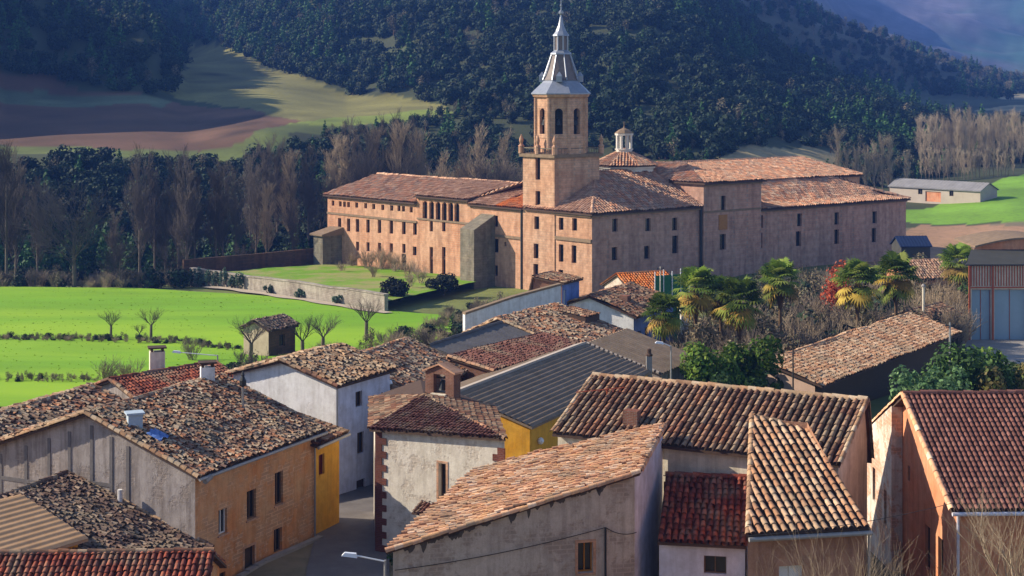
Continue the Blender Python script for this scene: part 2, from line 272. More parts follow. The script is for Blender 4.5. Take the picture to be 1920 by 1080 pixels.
def tiles(mb, poly, up, pitch=.27, length=.38, r=None, jit=.02, pal='brown', pans=True, lift=.02, seg=5, yaw=.03, edir=None, colmix=0):
    """poly: planar 3-D polygon whose edge 0-1 lies along the eave; up: rough upslope plan direction"""
    P = [Vector(p) for p in poly]; e = (P[1] - P[0]).normalized(); n = e.cross(P[2] - P[1])
    if n.length < 1e-6: n = e.cross(P[-1] - P[0])
    n.normalize()
    if n.z < 0: n = -n
    if edir is not None: e = (Vector(edir) - n * n.dot(Vector(edir))).normalized()
    s = n.cross(e)
    if s.z < 0 or (abs(s.z) < 1e-4 and s.xy.dot(up) < 0): s = -s
    O = P[0]; uv = [((p - O).dot(e), (p - O).dot(s)) for p in P]
    r = r or pitch * .40; us = [q[0] for q in uv]; recs = []
    def clip(u):
        hits = []
        for i in range(len(uv)):
            (u0, v0), (u1, v1) = uv[i], uv[(i + 1) % len(uv)]
            if (u0 - u) * (u1 - u) < 0: hits.append(v0 + (v1 - v0) * (u - u0) / (u1 - u0))
        return (min(hits), max(hits)) if len(hits) >= 2 else None
    colk = RNG.uniform(.8, 1.2, 4000); ncol = max(1, int(round((max(us) - min(us)) / pitch))); step = (max(us) - min(us)) / ncol
    for kind in ((0, 1) if pans else (0,)):
        for i in range(ncol):
            u = min(us) + (i + (.5 if kind == 0 else 0.999)) * step
            c = clip(u)
            if not c or c[1] - c[0] < .1: continue
            m = max(1, int(math.ceil((c[1] - c[0]) / length)))
            for j in range(m):
                recs.append((u, c[0] + (j - .06) * length, min(length * 1.18, c[1] - c[0] - (j - .06) * length), kind))
    if not recs: return
    A = np.array(recs); K = len(A)
    A[:, 0] += RNG.normal(0, jit, K); A[:, 1] += RNG.normal(0, jit * 1.5, K); ya = RNG.normal(0, yaw, K); dh = np.abs(RNG.normal(0, jit * .6, K))
    th = np.linspace(0, math.pi, seg + 1); T = []
    for w_, rr, hh in ((0, 1.06, 1.), (1, .86, 0.)):
        for t in th: T.append((math.cos(t) * rr, w_, math.sin(t) * rr, hh))
    T = np.array(T); nt_ = len(T); kind = A[:, 3][:, None]
    X = T[:, 0][None] * r * (1 + 0 * kind); Yv = T[:, 1][None] * A[:, 2][:, None]
    Z = np.where(kind == 0, T[:, 2][None] * r * .95 + lift + T[:, 3][None] * .035 + dh[:, None] + r * .35, (1 - T[:, 2][None]) * r * .85 + T[:, 3][None] * .02 + .005)
    cs, sn = np.cos(ya)[:, None], np.sin(ya)[:, None]
    U = A[:, 0][:, None] + X * cs - Yv * sn; W = A[:, 1][:, None] + X * sn + Yv * cs
    ev, sv, nv = np.array(e), np.array(s), np.array(n)
    if jit > .025:                        # old roofs sag and wave
        Z = Z + .05 + .05 * vnoise(U + O.x, W + O.y, 2.3, 1) + .025 * vnoise(U, W, .9, 2)
    V = np.array(O)[None, None] + U[..., None] * ev + W[..., None] * sv + Z[..., None] * nv
    q = np.array([(i, i + 1, seg + 2 + i, seg + 1 + i) for i in range(seg)])
    Fq = (q[None] + (np.arange(K) * nt_)[:, None, None]).reshape(-1, 4)
    p = np.array(PAL[pal]); cc = p[RNG.integers(0, len(p), K)] * RNG.uniform(.75, 1.2, (K, 1))
    if colmix: ck = np.round(A[:, 0] / step).astype(int) % 4000; cc = cc * (1 - colmix) + colmix * p[(ck * 7919) % len(p)] * colk[ck][:, None]
    cc = np.where(A[:, 3][:, None] == 1, cc * np.array([[.75, .72, .70]]), cc)
    mb.arrays(V.reshape(-1, 3), Fq, rgba(np.repeat(cc, nt_, 0), K * nt_))
def capline(mb, p, q, r=.13, length=.42, pal='brown', jit=.015):
    """a run of ridge or verge tiles from p to q"""
    p = Vector(p); q = Vector(q); L = (q - p).length; m = max(1, int(L / length)); d = (q - p).normalized(); sd_ = d.cross(Vector((0, 0, 1))).normalized(); up = sd_.cross(d)
    th = np.linspace(-.25, math.pi + .25, 7); Vs = []; Fs = []; Cs = []; pl = PAL[pal]
    for i in range(m):
        a = p + d * (L * i / m - .03); b = p + d * (L * (i + 1) / m + .03); j = Vector((0, 0, random.gauss(0, jit) + .02)); base = len(Vs); c = random.choice(pl); k = random.uniform(.85, 1.25)
        for c0, rr in ((a, r * 1.08), (b, r * .92)):
            for t in th: Vs.append(c0 + j + sd_ * (math.cos(t) * rr) + up * (math.sin(t) * rr)); Cs.append([v * k for v in c])
        for t in range(6): Fs.append((base + t, base + t + 1, base + 8 + t, base + 7 + t))
    mb.arrays(np.array(Vs), np.array(Fs), rgba(np.array(Cs), len(Vs)))
def slab(mb, poly, th=.10, mi=1):
    P = [Vector(p) for p in poly]; n = (P[1] - P[0]).cross(P[2] - P[0]).normalized()
    if n.z < 0: P = P[::-1]
    Q = [p - Vector((0, 0, th)) for p in P]; k = len(P)
    mb.face(P, mi); mb.face(Q[::-1], mi)
    for i in range(k): j = (i + 1) % k; mb.face((Q[i], Q[j], P[j], P[i]), mi)

# ------------------------------------------------------------------ walls with real openings, and what fills them
def wall(mb, A, B, z0, zt, ops=(), dep=.22, prof=None):
    """plumb wall, outside on the right of A->B; ops: (u0,u1,v0,v1); prof: extra (u,z) points of a gable top above zt"""
    A = V2(*A[:2]); B = V2(*B[:2]); L = (B - A).length; d = (B - A) / L; n = V2(d.y, -d.x)
    def pt(u, v, k=0): return (A.x + d.x * u - n.x * k, A.y + d.y * u - n.y * k, v)
    ops = [o for o in ops if o[0] > .02 and o[1] < L - .02 and o[3] < zt]
    us = sorted({0, L} | {o[0] for o in ops} | {o[1] for o in ops}); vs = sorted({z0, zt} | {max(o[2], z0 + .01) for o in ops} | {o[3] for o in ops})
    for i in range(len(us) - 1):
        for j in range(len(vs) - 1):
            cu, cv = (us[i] + us[i + 1]) / 2, (vs[j] + vs[j + 1]) / 2
            if any(o[0] < cu < o[1] and o[2] < cv < o[3] for o in ops): continue
            mb.face((pt(us[i], vs[j]), pt(us[i + 1], vs[j]), pt(us[i + 1], vs[j + 1]), pt(us[i], vs[j + 1])))
    for u0, u1, v0, v1 in [o[:4] for o in ops]:
        mb.face((pt(u0, v0), pt(u0, v0, dep), pt(u0, v1, dep), pt(u0, v1))); mb.face((pt(u1, v0, dep), pt(u1, v0), pt(u1, v1), pt(u1, v1, dep)))
        mb.face((pt(u0, v0), pt(u1, v0), pt(u1, v0, dep), pt(u0, v0, dep))); mb.face((pt(u0, v1, dep), pt(u1, v1, dep), pt(u1, v1), pt(u0, v1)))
    if prof:
        mb.face([pt(0, zt), pt(L, zt)] + [pt(u, v) for u, v in reversed(prof)])
def window(parent, A, B, o, name='window', frame='frame', pane='glass', dep=.22, sill=None, bars=True, split=True, label=None, surround=None):
    A = V2(*A[:2]); B = V2(*B[:2]); d = (B - A).normalized(); n = V2(d.y, -d.x); u0, u1, v0, v1 = o[:4]
    def pt(u, v, k): return (A.x + d.x * u - n.x * k, A.y + d.y * u - n.y * k, v)
    def blk(mb, a, b, c, e, k0, k1): mb.box6([pt(a, c, k0), pt(b, c, k0), pt(b, c, k1), pt(a, c, k1), pt(a, e, k0), pt(b, e, k0), pt(b, e, k1), pt(a, e, k1)])
    m = MB(); t = .06
    blk(m, u0, u0 + t, v0, v1, dep - .08, dep + .02); blk(m, u1 - t, u1, v0, v1, dep - .08, dep + .02); blk(m, u0 + t, u1 - t, v0, v0 + t, dep - .08, dep + .02); blk(m, u0 + t, u1 - t, v1 - t, v1, dep - .08, dep + .02)
    if bars: blk(m, (u0 + u1) / 2 - .025, (u0 + u1) / 2 + .025, v0 + t, v1 - t, dep - .07, dep + .015)
    if sill: m.cur = 1; blk(m, u0 - .1, u1 + .1, v0 - .09, v0 - .002, -.09, dep - .1)
    if surround:
        m.cur = 1; w_ = .13
        blk(m, u0 - w_, u0 - .002, v0, v1 + w_, -.03, .05); blk(m, u1 + .002, u1 + w_, v0, v1 + w_, -.03, .05); blk(m, u0 - .002, u1 + .002, v1 + .002, v1 + w_, -.028, .05)
    mats = [frame, sill or surround or frame]
    if not split:
        m.cur = 2; m.face((pt(u0, v0, dep), pt(u1, v0, dep), pt(u1, v1, dep), pt(u0, v1, dep))); mats.append(pane)
    w_ = m.build(name, mats, parent)
    if label: w_['label'] = label
    if split:
        g = MB(); g.face((pt(u0, v0, dep), pt(u1, v0, dep), pt(u1, v1, dep), pt(u0, v1, dep))); g.build('door_leaf' if name == 'door' else 'pane', pane, w_)
    return w_
# ------------------------------------------------------------------ terrain: one height function, table of bearings x distances
NEAR_L = [(0, 38), (30, 23), (60, 14.5), (85, 13), (110, 12.5), (140, 12), (193, 8.7), (262, 6)]
NEAR_M = [(0, 38), (30, 23), (60, 15.6), (85, 14.0), (110, 13), (140, 11.5), (193, 8.8), (240, 7), (291, 5.8)]
NEAR_C = [(0, 38), (30, 23), (60, 16), (85, 14.8), (110, 13.3), (140, 12), (180, 10), (240, 7.2), (300, 7)]
NEAR_R = [(0, 38), (30, 23), (60, 16.5), (85, 15.5), (110, 14), (140, 12.4), (180, 10.6), (260, 8.4), (300, 8.5)]
COLS = [
 (-900, NEAR_L + [(300, 25), (380, 60), (480, 80), (700, 110), (1000, 150), (1500, 180), (3500, 300), (6000, 300)]),
 (-420, NEAR_L + [(290, 20), (345, 42), (400, 44), (440, 48), (480, 66), (530, 100), (620, 112), (800, 115), (1000, 150), (1500, 180), (3500, 300), (6000, 300)]),  # unseen hill left of view, added to cast shade on the gully and fields
 (-160, NEAR_L + [(285, 5), (335, 22), (400, 24), (440, 30), (470, 56), (500, 88), (540, 100), (600, 98), (660, 102), (760, 108), (1000, 150), (1500, 180), (3500, 300), (6000, 300)]),  # unseen slope, steepened so that its shadow falls across the fields
 (0, NEAR_L + [(295, 2), (340, 4), (400, 20), (430, 22.3), (470, 25.9), (545, 36), (600, 60), (650, 78), (760, 100), (1000, 150), (1500, 180), (3500, 300), (6000, 300)]),
 (130, NEAR_L + [(295, 2), (340, 4), (400, 20), (430, 22.3), (470, 25.9), (545, 34), (600, 56), (680, 80), (760, 92), (860, 108), (1000, 150), (1500, 180), (3500, 300), (6000, 300)]),
 (270, NEAR_L + [(295, 2), (343, 3.4), (400, 17), (425, 21), (462, 24.5), (540, 34), (560, 38), (600, 58), (645, 67), (700, 67), (745, 64), (860, 78), (1000, 118), (1200, 160), (3500, 300), (6000, 300)]),
 (350, NEAR_L + [(300, 2), (345, 3), (400, 15), (420, 20), (450, 23), (520, 29), (560, 33.5), (600, 38), (650, 43), (700, 47.5), (800, 57), (860, 69), (1000, 112), (1200, 155), (3500, 300), (6000, 300)]),
 (500, NEAR_M + [(320, 2.5), (360, 6), (410, 17), (440, 25.5), (520, 30.5), (600, 38), (700, 46.5), (760, 62), (900, 104), (1100, 160), (3500, 300), (6000, 300)]),
 (650, NEAR_M + [(320, 3), (380, 9), (430, 20), (470, 27), (540, 30), (600, 33.5), (680, 52), (800, 92), (1000, 150), (1200, 170), (3500, 300), (6000, 300)]),
 (800, NEAR_M + [(320, 4), (390, 10), (450, 20), (500, 29.3), (560, 33), (640, 55), (700, 70), (760, 76), (850, 108), (1000, 150), (3500, 300), (6000, 300)]),
 (1000, NEAR_C + [(390, 10), (440, 18), (480, 28), (540, 38), (600, 52), (680, 62), (800, 98), (1000, 155), (1200, 170), (3500, 300), (6000, 300)]),
 (1200, NEAR_C + [(390, 12), (440, 22), (500, 33), (560, 46), (620, 62), (800, 98), (1000, 155), (1200, 160), (3500, 300), (6000, 300)]),
 (1300, NEAR_C + [(380, 12), (410, 20), (440, 25), (500, 32), (600, 50), (700, 70), (800, 93), (900, 122), (1000, 140), (1300, 150), (3500, 300), (6000, 300)]),
 (1400, NEAR_R + [(380, 11), (410, 18), (440, 22), (500, 28), (600, 40), (700, 52), (850, 69), (960, 68), (1200, 72), (1600, 150), (3500, 300), (6000, 300)]),
 (1500, NEAR_R + [(380, 10), (420, 15), (460, 20), (520, 24), (620, 34), (720, 45), (800, 48), (900, 44), (1200, 56), (1650, 132), (1900, 134), (3500, 320), (6000, 340)]),
 (1600, NEAR_R + [(380, 10), (430, 14), (500, 19), (600, 27), (700, 35), (760, 36), (860, 30), (1000, 30), (1250, 52), (1650, 100), (1900, 98), (2300, 110), (3400, 330), (6000, 400)]),
 (1750, NEAR_R + [(380, 10.6), (450, 12.5), (560, 16), (650, 21), (690, 22), (780, 18), (1000, 24), (1300, 40), (1650, 66), (1900, 68), (2300, 90), (3400, 300), (6000, 400)]),
 (1900, NEAR_R + [(340, 11.5), (430, 14), (520, 14.5), (600, 15), (640, 15), (720, 15), (900, 24), (1200, 30), (1650, 33), (1900, 36), (2300, 70), (3400, 300), (6000, 400)]),
 (2300, NEAR_R + [(340, 11.5), (430, 15), (520, 15), (600, 17), (720, 18), (900, 24), (1200, 30), (1650, 50), (1900, 60), (2300, 110), (3400, 320), (6000, 400)]),
]
CPX = np.array([c[0] for c in COLS], float)
# low-frequency value noise for gullies and knolls
_G = np.random.default_rng(5).normal(0, 1, (3, 64, 64))
def vnoise(x, y, sc, k):
    x = np.asarray(x, float) / sc; y = np.asarray(y, float) / sc; xi = np.floor(x).astype(int); yi = np.floor(y).astype(int); fx = x - xi; fy = y - yi; fx = fx * fx * (3 - 2 * fx); fy = fy * fy * (3 - 2 * fy); g = _G[k]
    a = lambda i, j: g[(xi + i) % 64, (yi + j) % 64]
    return (a(0, 0) * (1 - fx) + a(1, 0) * fx) * (1 - fy) + (a(0, 1) * (1 - fx) + a(1, 1) * fx) * fy
def _tab(px, Y):
    px = np.clip(px, CPX[0], CPX[-1] - 1e-3); Y = np.asarray(Y, float)
    prof = np.stack([np.interp(Y, [p[0] for p in c[1]], [p[1] for p in c[1]]) for c in COLS])
    i = np.clip(np.searchsorted(CPX, px, side='right') - 1, 0, len(COLS) - 2); t = (px - CPX[i]) / (CPX[i + 1] - CPX[i]); t = t * t * (3 - 2 * t) * .5 + t * .5
    k = np.arange(len(Y)); return prof[i, k] * (1 - t) + prof[i + 1, k] * t
def hz(x, y):
    x = np.atleast_1d(np.asarray(x, float)); y = np.atleast_1d(np.asarray(y, float)); sh = x.shape; x = x.ravel(); y = y.ravel()
    yy = np.maximum(y, 1.)
    def one(yq): return _tab(960 + x * F / yq, yq)
    d = np.maximum(yy * .012, .3)
    z = (one(np.maximum(yy - d, .5)) + 2 * one(yy) + one(yy + d)) / 4
    k = np.clip((yy - 520) / 200, 0, 1); far = np.clip((yy - 1200) / 600, 0, 1); v = np.clip((yy - 330) / 100, 0, 1)
    fld = np.clip((z - 34) / 18, 0, 1)
    z = z + k * fld * (vnoise(x, yy, 70, 0) * 3.2 + vnoise(x, yy, 33, 1) * 1.6) + far * (vnoise(x, yy, 420, 2) * 22 + vnoise(x, yy, 170, 0) * 11 + vnoise(x, yy, 70, 1) * 4)
    z = z + (1 - k) * vnoise(x, yy, 14, 1) * .12
    return z.reshape(sh)
def h1(x, y): return float(hz([x], [y])[0])
def inpoly(px, py, poly):
    px = np.asarray(px); py = np.asarray(py); r = np.zeros(px.shape, bool); n = len(poly)
    for i in range(n):
        (x0, y0), (x1, y1) = poly[i], poly[(i + 1) % n]
        c = ((y0 > py) != (y1 > py)) & (px < (x1 - x0) * (py - y0) / (y1 - y0 + 1e-12) + x0); r ^= c
    return r
def PP(l): return [((p - 960) * Y / F, Y) for p, Y in l]     # plan polygon given as bearing, distance
ZONES = [  # plan polygons of differently coloured land, (colour, noise colour)
 (PP([(-500, 425), (140, 428), (300, 425), (420, 423), (500, 436), (560, 470), (480, 520), (330, 540), (100, 560), (-500, 560)]), (.165, .085, .05)),      # ploughed field
 (PP([(330, 560), (480, 520), (560, 470), (500, 436), (650, 470), (815, 498), (860, 506), (800, 555), (650, 600), (560, 645), (500, 690), (400, 790), (352, 815), (348, 700), (340, 600), (325, 545)]), (.215, .195, .06)),   # stubble field
 (PP([(500, 437), (650, 471), (815, 499), (880, 508), (800, 518), (650, 500), (560, 475)]), (.22, .27, .045)),
 (PP([(-300, 520), (100, 520), (300, 520), (318, 545), (150, 548), (-200, 545)]), (.13, .15, .08)),
 (PP([(-100, 408), (130, 415), (420, 412), (520, 432), (640, 462), (560, 470), (480, 440), (380, 426), (130, 428), (-100, 426)]), (.15, .18, .045)),
 (PP([(1330, 400), (1420, 395), (1560, 425), (1590, 470), (1500, 470), (1400, 440)]), (.42, .33, .17)),
 (PP([(1640, 345), (1760, 338), (1960, 330), (2300, 330), (2300, 445), (1905, 440), (1850, 415), (1740, 372), (1640, 372)]), (.20, .38, .035)),
 (PP([(1640, 250), (1960, 250), (2300, 250), (2300, 325), (1960, 326), (1750, 336), (1690, 320)]), (.38, .22, .13)),
 (PP([(1830, 900), (1960, 860), (2200, 900), (2200, 960), (1900, 960)]), (.36, .31, .17)),
 (PP([(1870, 1060), (2200, 1050), (2200, 1150), (1900, 1180)]), (.40, .33, .20)),
 (PP([(1700, 560), (1790, 545), (1930, 640), (1800, 700)]), (.36, .27, .17)),
]
def ground_colour(x, y):
    n = len(x); base = np.tile(np.array([.060, .070, .028]), (n, 1)); near = y < 330
    base[near] = (.20, .16, .10); mid = (y > 100) & (y < 300); base[mid] = (.17, .19, .055)
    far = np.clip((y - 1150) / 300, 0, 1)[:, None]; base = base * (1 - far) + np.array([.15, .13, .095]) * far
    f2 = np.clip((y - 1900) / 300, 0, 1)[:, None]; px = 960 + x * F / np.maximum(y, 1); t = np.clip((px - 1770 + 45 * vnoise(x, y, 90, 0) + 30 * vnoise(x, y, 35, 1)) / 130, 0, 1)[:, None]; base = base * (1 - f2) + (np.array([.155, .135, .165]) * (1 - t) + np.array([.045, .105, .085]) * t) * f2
    wx = x + vnoise(x, y, 16, 0) * 2.0 + vnoise(x, y, 5, 1) * .8; wy = y + vnoise(x, y, 18, 2) * 3.0
    for poly, c in ZONES:
        k = inpoly(wx, wy, poly); base[k] = c
    fl = (1 + .16 * vnoise(x, y, 11, 2) + .12 * vnoise(x, y, 40, 0))[:, None]
    return np.clip(base * fl, .005, .9)
ys = [0.5, 6, 12, 20, 30]; y_ = 40.
while y_ < 6000: ys.append(y_); y_ *= 1.0085 if y_ < 700 else (1.013 if y_ < 2000 else 1.02)
ys = np.array(ys); pxs = np.concatenate([np.linspace(-900, -60, 60), np.arange(-50, 1975, 5.5), np.linspace(1990, 2300, 26)])
gx, gy = np.meshgrid(pxs, ys); wxx = (gx - 960) * gy / F; near_w = np.clip((60 - gy) / 60, 0, 1); wxx = wxx * (1 - near_w) + near_w * (gx - 960) * .06
gzz = hz(wxx, gy); nr, nc = gx.shape
idx = np.arange(nr * nc).reshape(nr, nc); Fq = np.stack([idx[:-1, :-1], idx[:-1, 1:], idx[1:, 1:], idx[1:, :-1]], -1).reshape(-1, 4)
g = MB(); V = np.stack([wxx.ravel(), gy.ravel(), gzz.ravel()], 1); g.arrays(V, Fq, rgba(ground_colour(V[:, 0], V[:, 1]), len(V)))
tag(g.build('ground', 'ground', smooth=True), kind='structure')
def sheet(name, m, rows, off=.12, nx=40, ny=40, kind='structure', label=None, zf=None):
    """land surface laid on the terrain: rows = [(Y, px_left, px_right)]"""
    Ys = np.linspace(rows[0][0], rows[-1][0], ny); l = np.interp(Ys, [r[0] for r in rows], [r[1] for r in rows]); rr = np.interp(Ys, [r[0] for r in rows], [r[2] for r in rows])
    t = np.linspace(0, 1, nx); P = l[:, None] + (rr - l)[:, None] * t[None]; Yg = np.repeat(Ys[:, None], nx, 1); X = (P - 960) * Yg / F
    Z = (hz(X, Yg) if zf is None else zf(X, Yg)) + off; idx = np.arange(ny * nx).reshape(ny, nx); fq = np.stack([idx[:-1, :-1], idx[:-1, 1:], idx[1:, 1:], idx[1:, :-1]], -1).reshape(-1, 4)
    mb = MB(); mb.arrays(np.stack([X.ravel(), Yg.ravel(), Z.ravel()], 1), fq); o = mb.build(name, m, smooth=True); return tag(o, label, kind=kind)
sheet('meadow', 'meadow', [(136, -120, 330), (150, -120, 420), (163, -120, 560), (170, -120, 680), (187, -120, 850), (205, -120, 880), (218, -120, 840), (226, -120, 700), (240, -120, 560), (256, -120, 330), (262, -120, 250), (268, -120, 130)], .15, 140, 120)
sheet('lane', 'street', [(60, 560, 735), (75, 565, 735), (85, 575, 730), (95, 600, 730), (104, 640, 735), (112, 660, 742), (125, 690, 760)], .06, 12, 60)
sheet('yard', 'concrete', [(160, 1790, 2000), (172, 1790, 2000), (184, 1790, 2000)], .06, 12, 12)

# ------------------------------------------------------------------ the monastery
C0 = V2(12, 240); UE = V2(.788, .616); UW = V2(-.669, .743)
def P2(a, b): return C0 + UE * a + UW * b
def P3(a, b, z): p = P2(a, b); return Vector((p.x, p.y, z))
def west(px, row):                        # position along the west front and height
    q = (px - 960) / F; b = (12 - 240 * q) / (.669 + .743 * q); Y = 240 + .743 * b; return b, CZ - (row - YH) * Y / F
def south(px, row):
    q = (px - 960) / F; a = (240 * q - 12) / (.788 - .616 * q); Y = 240 + .616 * a; return a, CZ - (row - YH) * Y / F
mon = thing('monastery', 'large sandstone monastery with a spired bell tower and tiled roofs below the wooded hill', 'monastery', (12, 240, 7))
WL = UW.length; EL = UE.length
def z1(zx, zy): return 580 + zx / 3.273, 240 + zy / 3.273
def z3(zx, zy): return 1020 + zx / 2.743, 280 + zy / 2.743
west_ops = {'left': [], 'log': [], 'mid': [], 'tow': [], 'cor': []}
def wop(key, zx, zy, w_, h_, arch=False):
    b, z = west(*z1(zx, zy)); west_ops[key].append((b * WL, w_, z - h_ / 2, z + h_ / 2, arch))
for zx, zy in ((145, 461), (190, 466), (215, 468), (240, 470), (290, 473), (345, 477), (395, 482), (450, 487), (505, 491), (550, 494), (577, 496), (625, 502)): wop('left', zx, zy, .85, .95)
for i, zx in enumerate((185, 240, 295, 360, 430, 503, 580, 648)): wop('left', zx, 592 + i * 3.2, 1.0, 2.3)
for i, zx in enumerate((185, 295, 360, 430, 503, 580)): wop('left', zx, 722 + i * 3.5, .9, 1.6)
wop('left', 580, 826, 1.3, 3.0); wop('left', 646, 755, 1.0, 1.5); wop('left', 646, 826, 1.3, 3.0)
for i, zx in enumerate((665, 709, 750, 790, 828, 868, 905)): wop('log', zx, 505 + i * 3.0, 1.25, 3.3)
for zx in (748, 825):
    wop('log', zx, 604, .9, 1.7); wop('log', zx, 767, .9, 2.0); wop('log', zx, 846, .9, 2.9)
wop('mid', 907, 665, 1.0, 3.4); wop('mid', 1145, 572, .95, 1.8); wop('mid', 1145, 722, 1.2, 2.2); wop('mid', 1145, 876, .9, 1.7); wop('mid', 1090, 572, .6, .6); wop('mid', 1203, 713, .5, .7)
for zx, zy, hh in ((1407, 250, 3.4), (1407, 430, 2.2), (1400, 582, 2.0), (1396, 755, 2.3), (1394, 893, 3.0)): wop('tow', zx, zy, 1.1, hh)
for zx, zy, hh in ((1545, 588, 1.9), (1628, 592, 1.9), (1545, 768, 2.7), (1624, 775, 2.7), (1543, 910, 2.0)): wop('cor', zx, zy, 1.05, hh)
south_ops = {'cor': [], 'tra': [], 'ais': []}
def sop(key, zx, zy, w_, h_):
    a, z = south(*z3(zx, zy)); south_ops[key].append((a * EL, w_, z - h_ / 2, z + h_ / 2, False))
for zx, zy in ((365, 390), (535, 388), (672, 385), (363, 537), (530, 530)): sop('cor', zx, zy, 1.15, 2.0)
sop('cor', 675, 490, 1.3, 2.8)
sop('tra', 907, 275, 1.1, 2.3); sop('tra', 905, 475, 1.4, 2.5)
for z in ((1113, 372), (1313, 363), (1505, 356), (1700, 350)): sop('ais', *z, 1.2, 2.1)
for z in ((1110, 470), (1308, 460), (1505, 450), (1697, 442)): sop('ais', *z, 1.25, 2.5)
def bw(b0, b1, ops):                      # a wall running from b1 down to b0 along the west front is drawn from its north end
    return [(b1 * WL - c - w_ / 2, b1 * WL - c + w_ / 2, z0, z1) for c, w_, z0, z1, _ in ops]
def mwall(name, m, segs, part=True):
    mb = MB()
    for s in segs: wall(mb, *s[:4], ops=s[4] if len(s) > 4 else (), dep=.45)
    o = mb.build(name, m, mon); return o
GB = 4.5
def fill(A, B, ops, **k):
    for o in ops: window(mon, A, B, o, frame='wood', dep=.45, split=False, bars=False, **k)
BT0, BT1, AT = 8.0, 15.2, 9.0             # tower footprint on the west front
A_, B_ = P2(0, 68), P2(0, 42); ol = bw(42, 68, west_ops['left']); mwall('north_wing_wall', 'stone', [(A_, B_, GB, 19.1, ol), (P2(18, 68), A_, GB, 19.1)]); fill(A_, B_, ol)
LW, LE = P2(0, 42), P2(0, 28.4); og = bw(28.4, 42, west_ops['log']); mwall('loggia_wall', 'stone', [(LW, LE, GB, 20.3, og)])
fill(LW, LE, [o for o in og if o[3] - o[2] < 3.1])
for o in [o for o in og if o[3] - o[2] > 3.1]:     # arches: dark gallery behind, round head made of voussoirs
    A3, B3 = V2(*LW), V2(*LE); d = (B3 - A3).normalized(); n = V2(d.y, -d.x); mb = MB(); r = (o[1] - o[0]) / 2; uc = (o[0] + o[1]) / 2; zc = o[3] - r
    q = lambda u, v, k: (A3.x + d.x * u - n.x * k, A3.y + d.y * u - n.y * k, v)
    arc = [(uc + r * math.cos(t), zc + r * math.sin(t)) for t in np.linspace(0, math.pi, 9)]
    for i in range(8):
        (u0, v0), (u1, v1) = arc[i], arc[i + 1]; mb.face((q(u0, v0, .05), q(u0, o[3], .05), q(u1, o[3], .05), q(u1, v1, .05)), 0); mb.face((q(u0, v0, .05), q(u1, v1, .05), q(u1, v1, .44), q(u0, v0, .44)), 0)
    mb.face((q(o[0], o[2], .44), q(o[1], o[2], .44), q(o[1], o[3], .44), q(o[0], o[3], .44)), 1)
    mb.build('gallery_arch', ['stone', 'glass'], mon)
A_, B_ = P2(0, 28.4), P2(0, BT1); om = bw(BT1, 28.4, west_ops['mid']); mwall('west_wing_wall', 'stone', [(A_, B_, GB, 19.7, om)]); fill(A_, B_, om)
A_, B_ = P2(0, BT0), P2(0, 0); oc = bw(0, BT0, west_ops['cor']); mwall('corner_block_west_wall', 'stone2', [(A_, B_, GB, 19.84, oc)]); fill(A_, B_, oc)
A_, B_ = P2(0, 0), P2(22.8, 0); os_ = [(c - w_ / 2, c + w_ / 2, a, b) for c, w_, a, b, _ in south_ops['cor']]; mwall('corner_block_south_wall', 'stone_s', [(A_, B_, GB, 19.84, os_), (P2(22.8, 0), P2(22.8, 24), 15, 19.84)]); fill(A_, B_, os_)
TB = -.6
A_, B_ = P2(22.8, TB), P2(36, TB); of = 22.8 * EL; ot = [(c - of - w_ / 2, c - of + w_ / 2, a, b) for c, w_, a, b, _ in south_ops['tra']]
mwall('transept_wall', 'stone_s', [(A_, B_, GB, 23.6, ot), (P2(22.8, 12), A_, GB, 23.6), (B_, P2(36, 12), GB, 23.6)]); fill(A_, B_, ot)
ap, zp = south(*z3(905, 370)); mb = MB(); c = P2(ap, TB - .06); mb.box((c.x, c.y, zp - 1.3), 1.9, .1, 2.4, math.atan2(UE.y, UE.x)); mb.build('coat_of_arms_panel', mat('ochre_stone_panel', (.42, .19, .06), noise=.5, nscale=3), mon)
A_, B_ = P2(36, 0), P2(74, 0); of = 36 * EL; oa = [(c - of - w_ / 2, c - of + w_ / 2, a, b) for c, w_, a, b, _ in south_ops['ais']]; oa = [(max(o[0], .1), o[1], o[2], o[3]) for o in oa]
mwall('aisle_wall', 'stone_s', [(A_, B_, GB, 18.7, oa), (B_, P2(74, 30), GB, 18.7)]); fill(A_, B_, oa)
mwall('nave_wall', 'stone2', [(P2(22.8, 10), P2(74, 10), 16, 22.5), (P2(74, 10), P2(74, 30), 16, 22.5), (P2(74, 30), P2(22.8, 30), 16, 22.5), (P2(22.8, 30), P2(22.8, 10), 16, 22.5)])
# string courses and eaves
def band(a0, b0, a1, b1, z, hgt=.35, out=.16):
    mb = MB(); p, q = P2(a0, b0), P2(a1, b1); d = (q - p).normalized(); n = V2(d.y, -d.x); p0 = p - d * .02
    mb.box6([(*(p0 - n * .05), z), (*(p0 + n * out), z), (*(q + n * out), z), (*(q - n * .05), z), (*(p0 - n * .05), z + hgt), (*(p0 + n * out), z + hgt), (*(q + n * out), z + hgt), (*(q - n * .05), z + hgt)]); mb.build('cornice', 'cornice', mon)
band(0, 68, 0, 42, 15.75); band(0, 41.9, 0, 28.5, 16.4, .3); band(0, 28.3, 0, 15.4, 14.9, .4, .22); band(0, 7.9, 0, .05, 15.55, .5, .25)
band(0, 68, 0, 42, 18.75, .33, .3); band(0, 41.9, 0, 28.5, 19.95, .33, .3); band(0, 28.3, 0, 15.4, 19.35, .33, .3); band(0, 7.9, 0, .05, 19.4, .42, .35)
band(0, 0, 22.7, 0, 19.42, .4, .35); band(22.9, TB, 35.9, TB, 23.15, .42, .35); band(36.1, 0, 74, 0, 18.3, .38, .35); band(22.9, TB, 35.9, TB, 18.9, .3, .12)
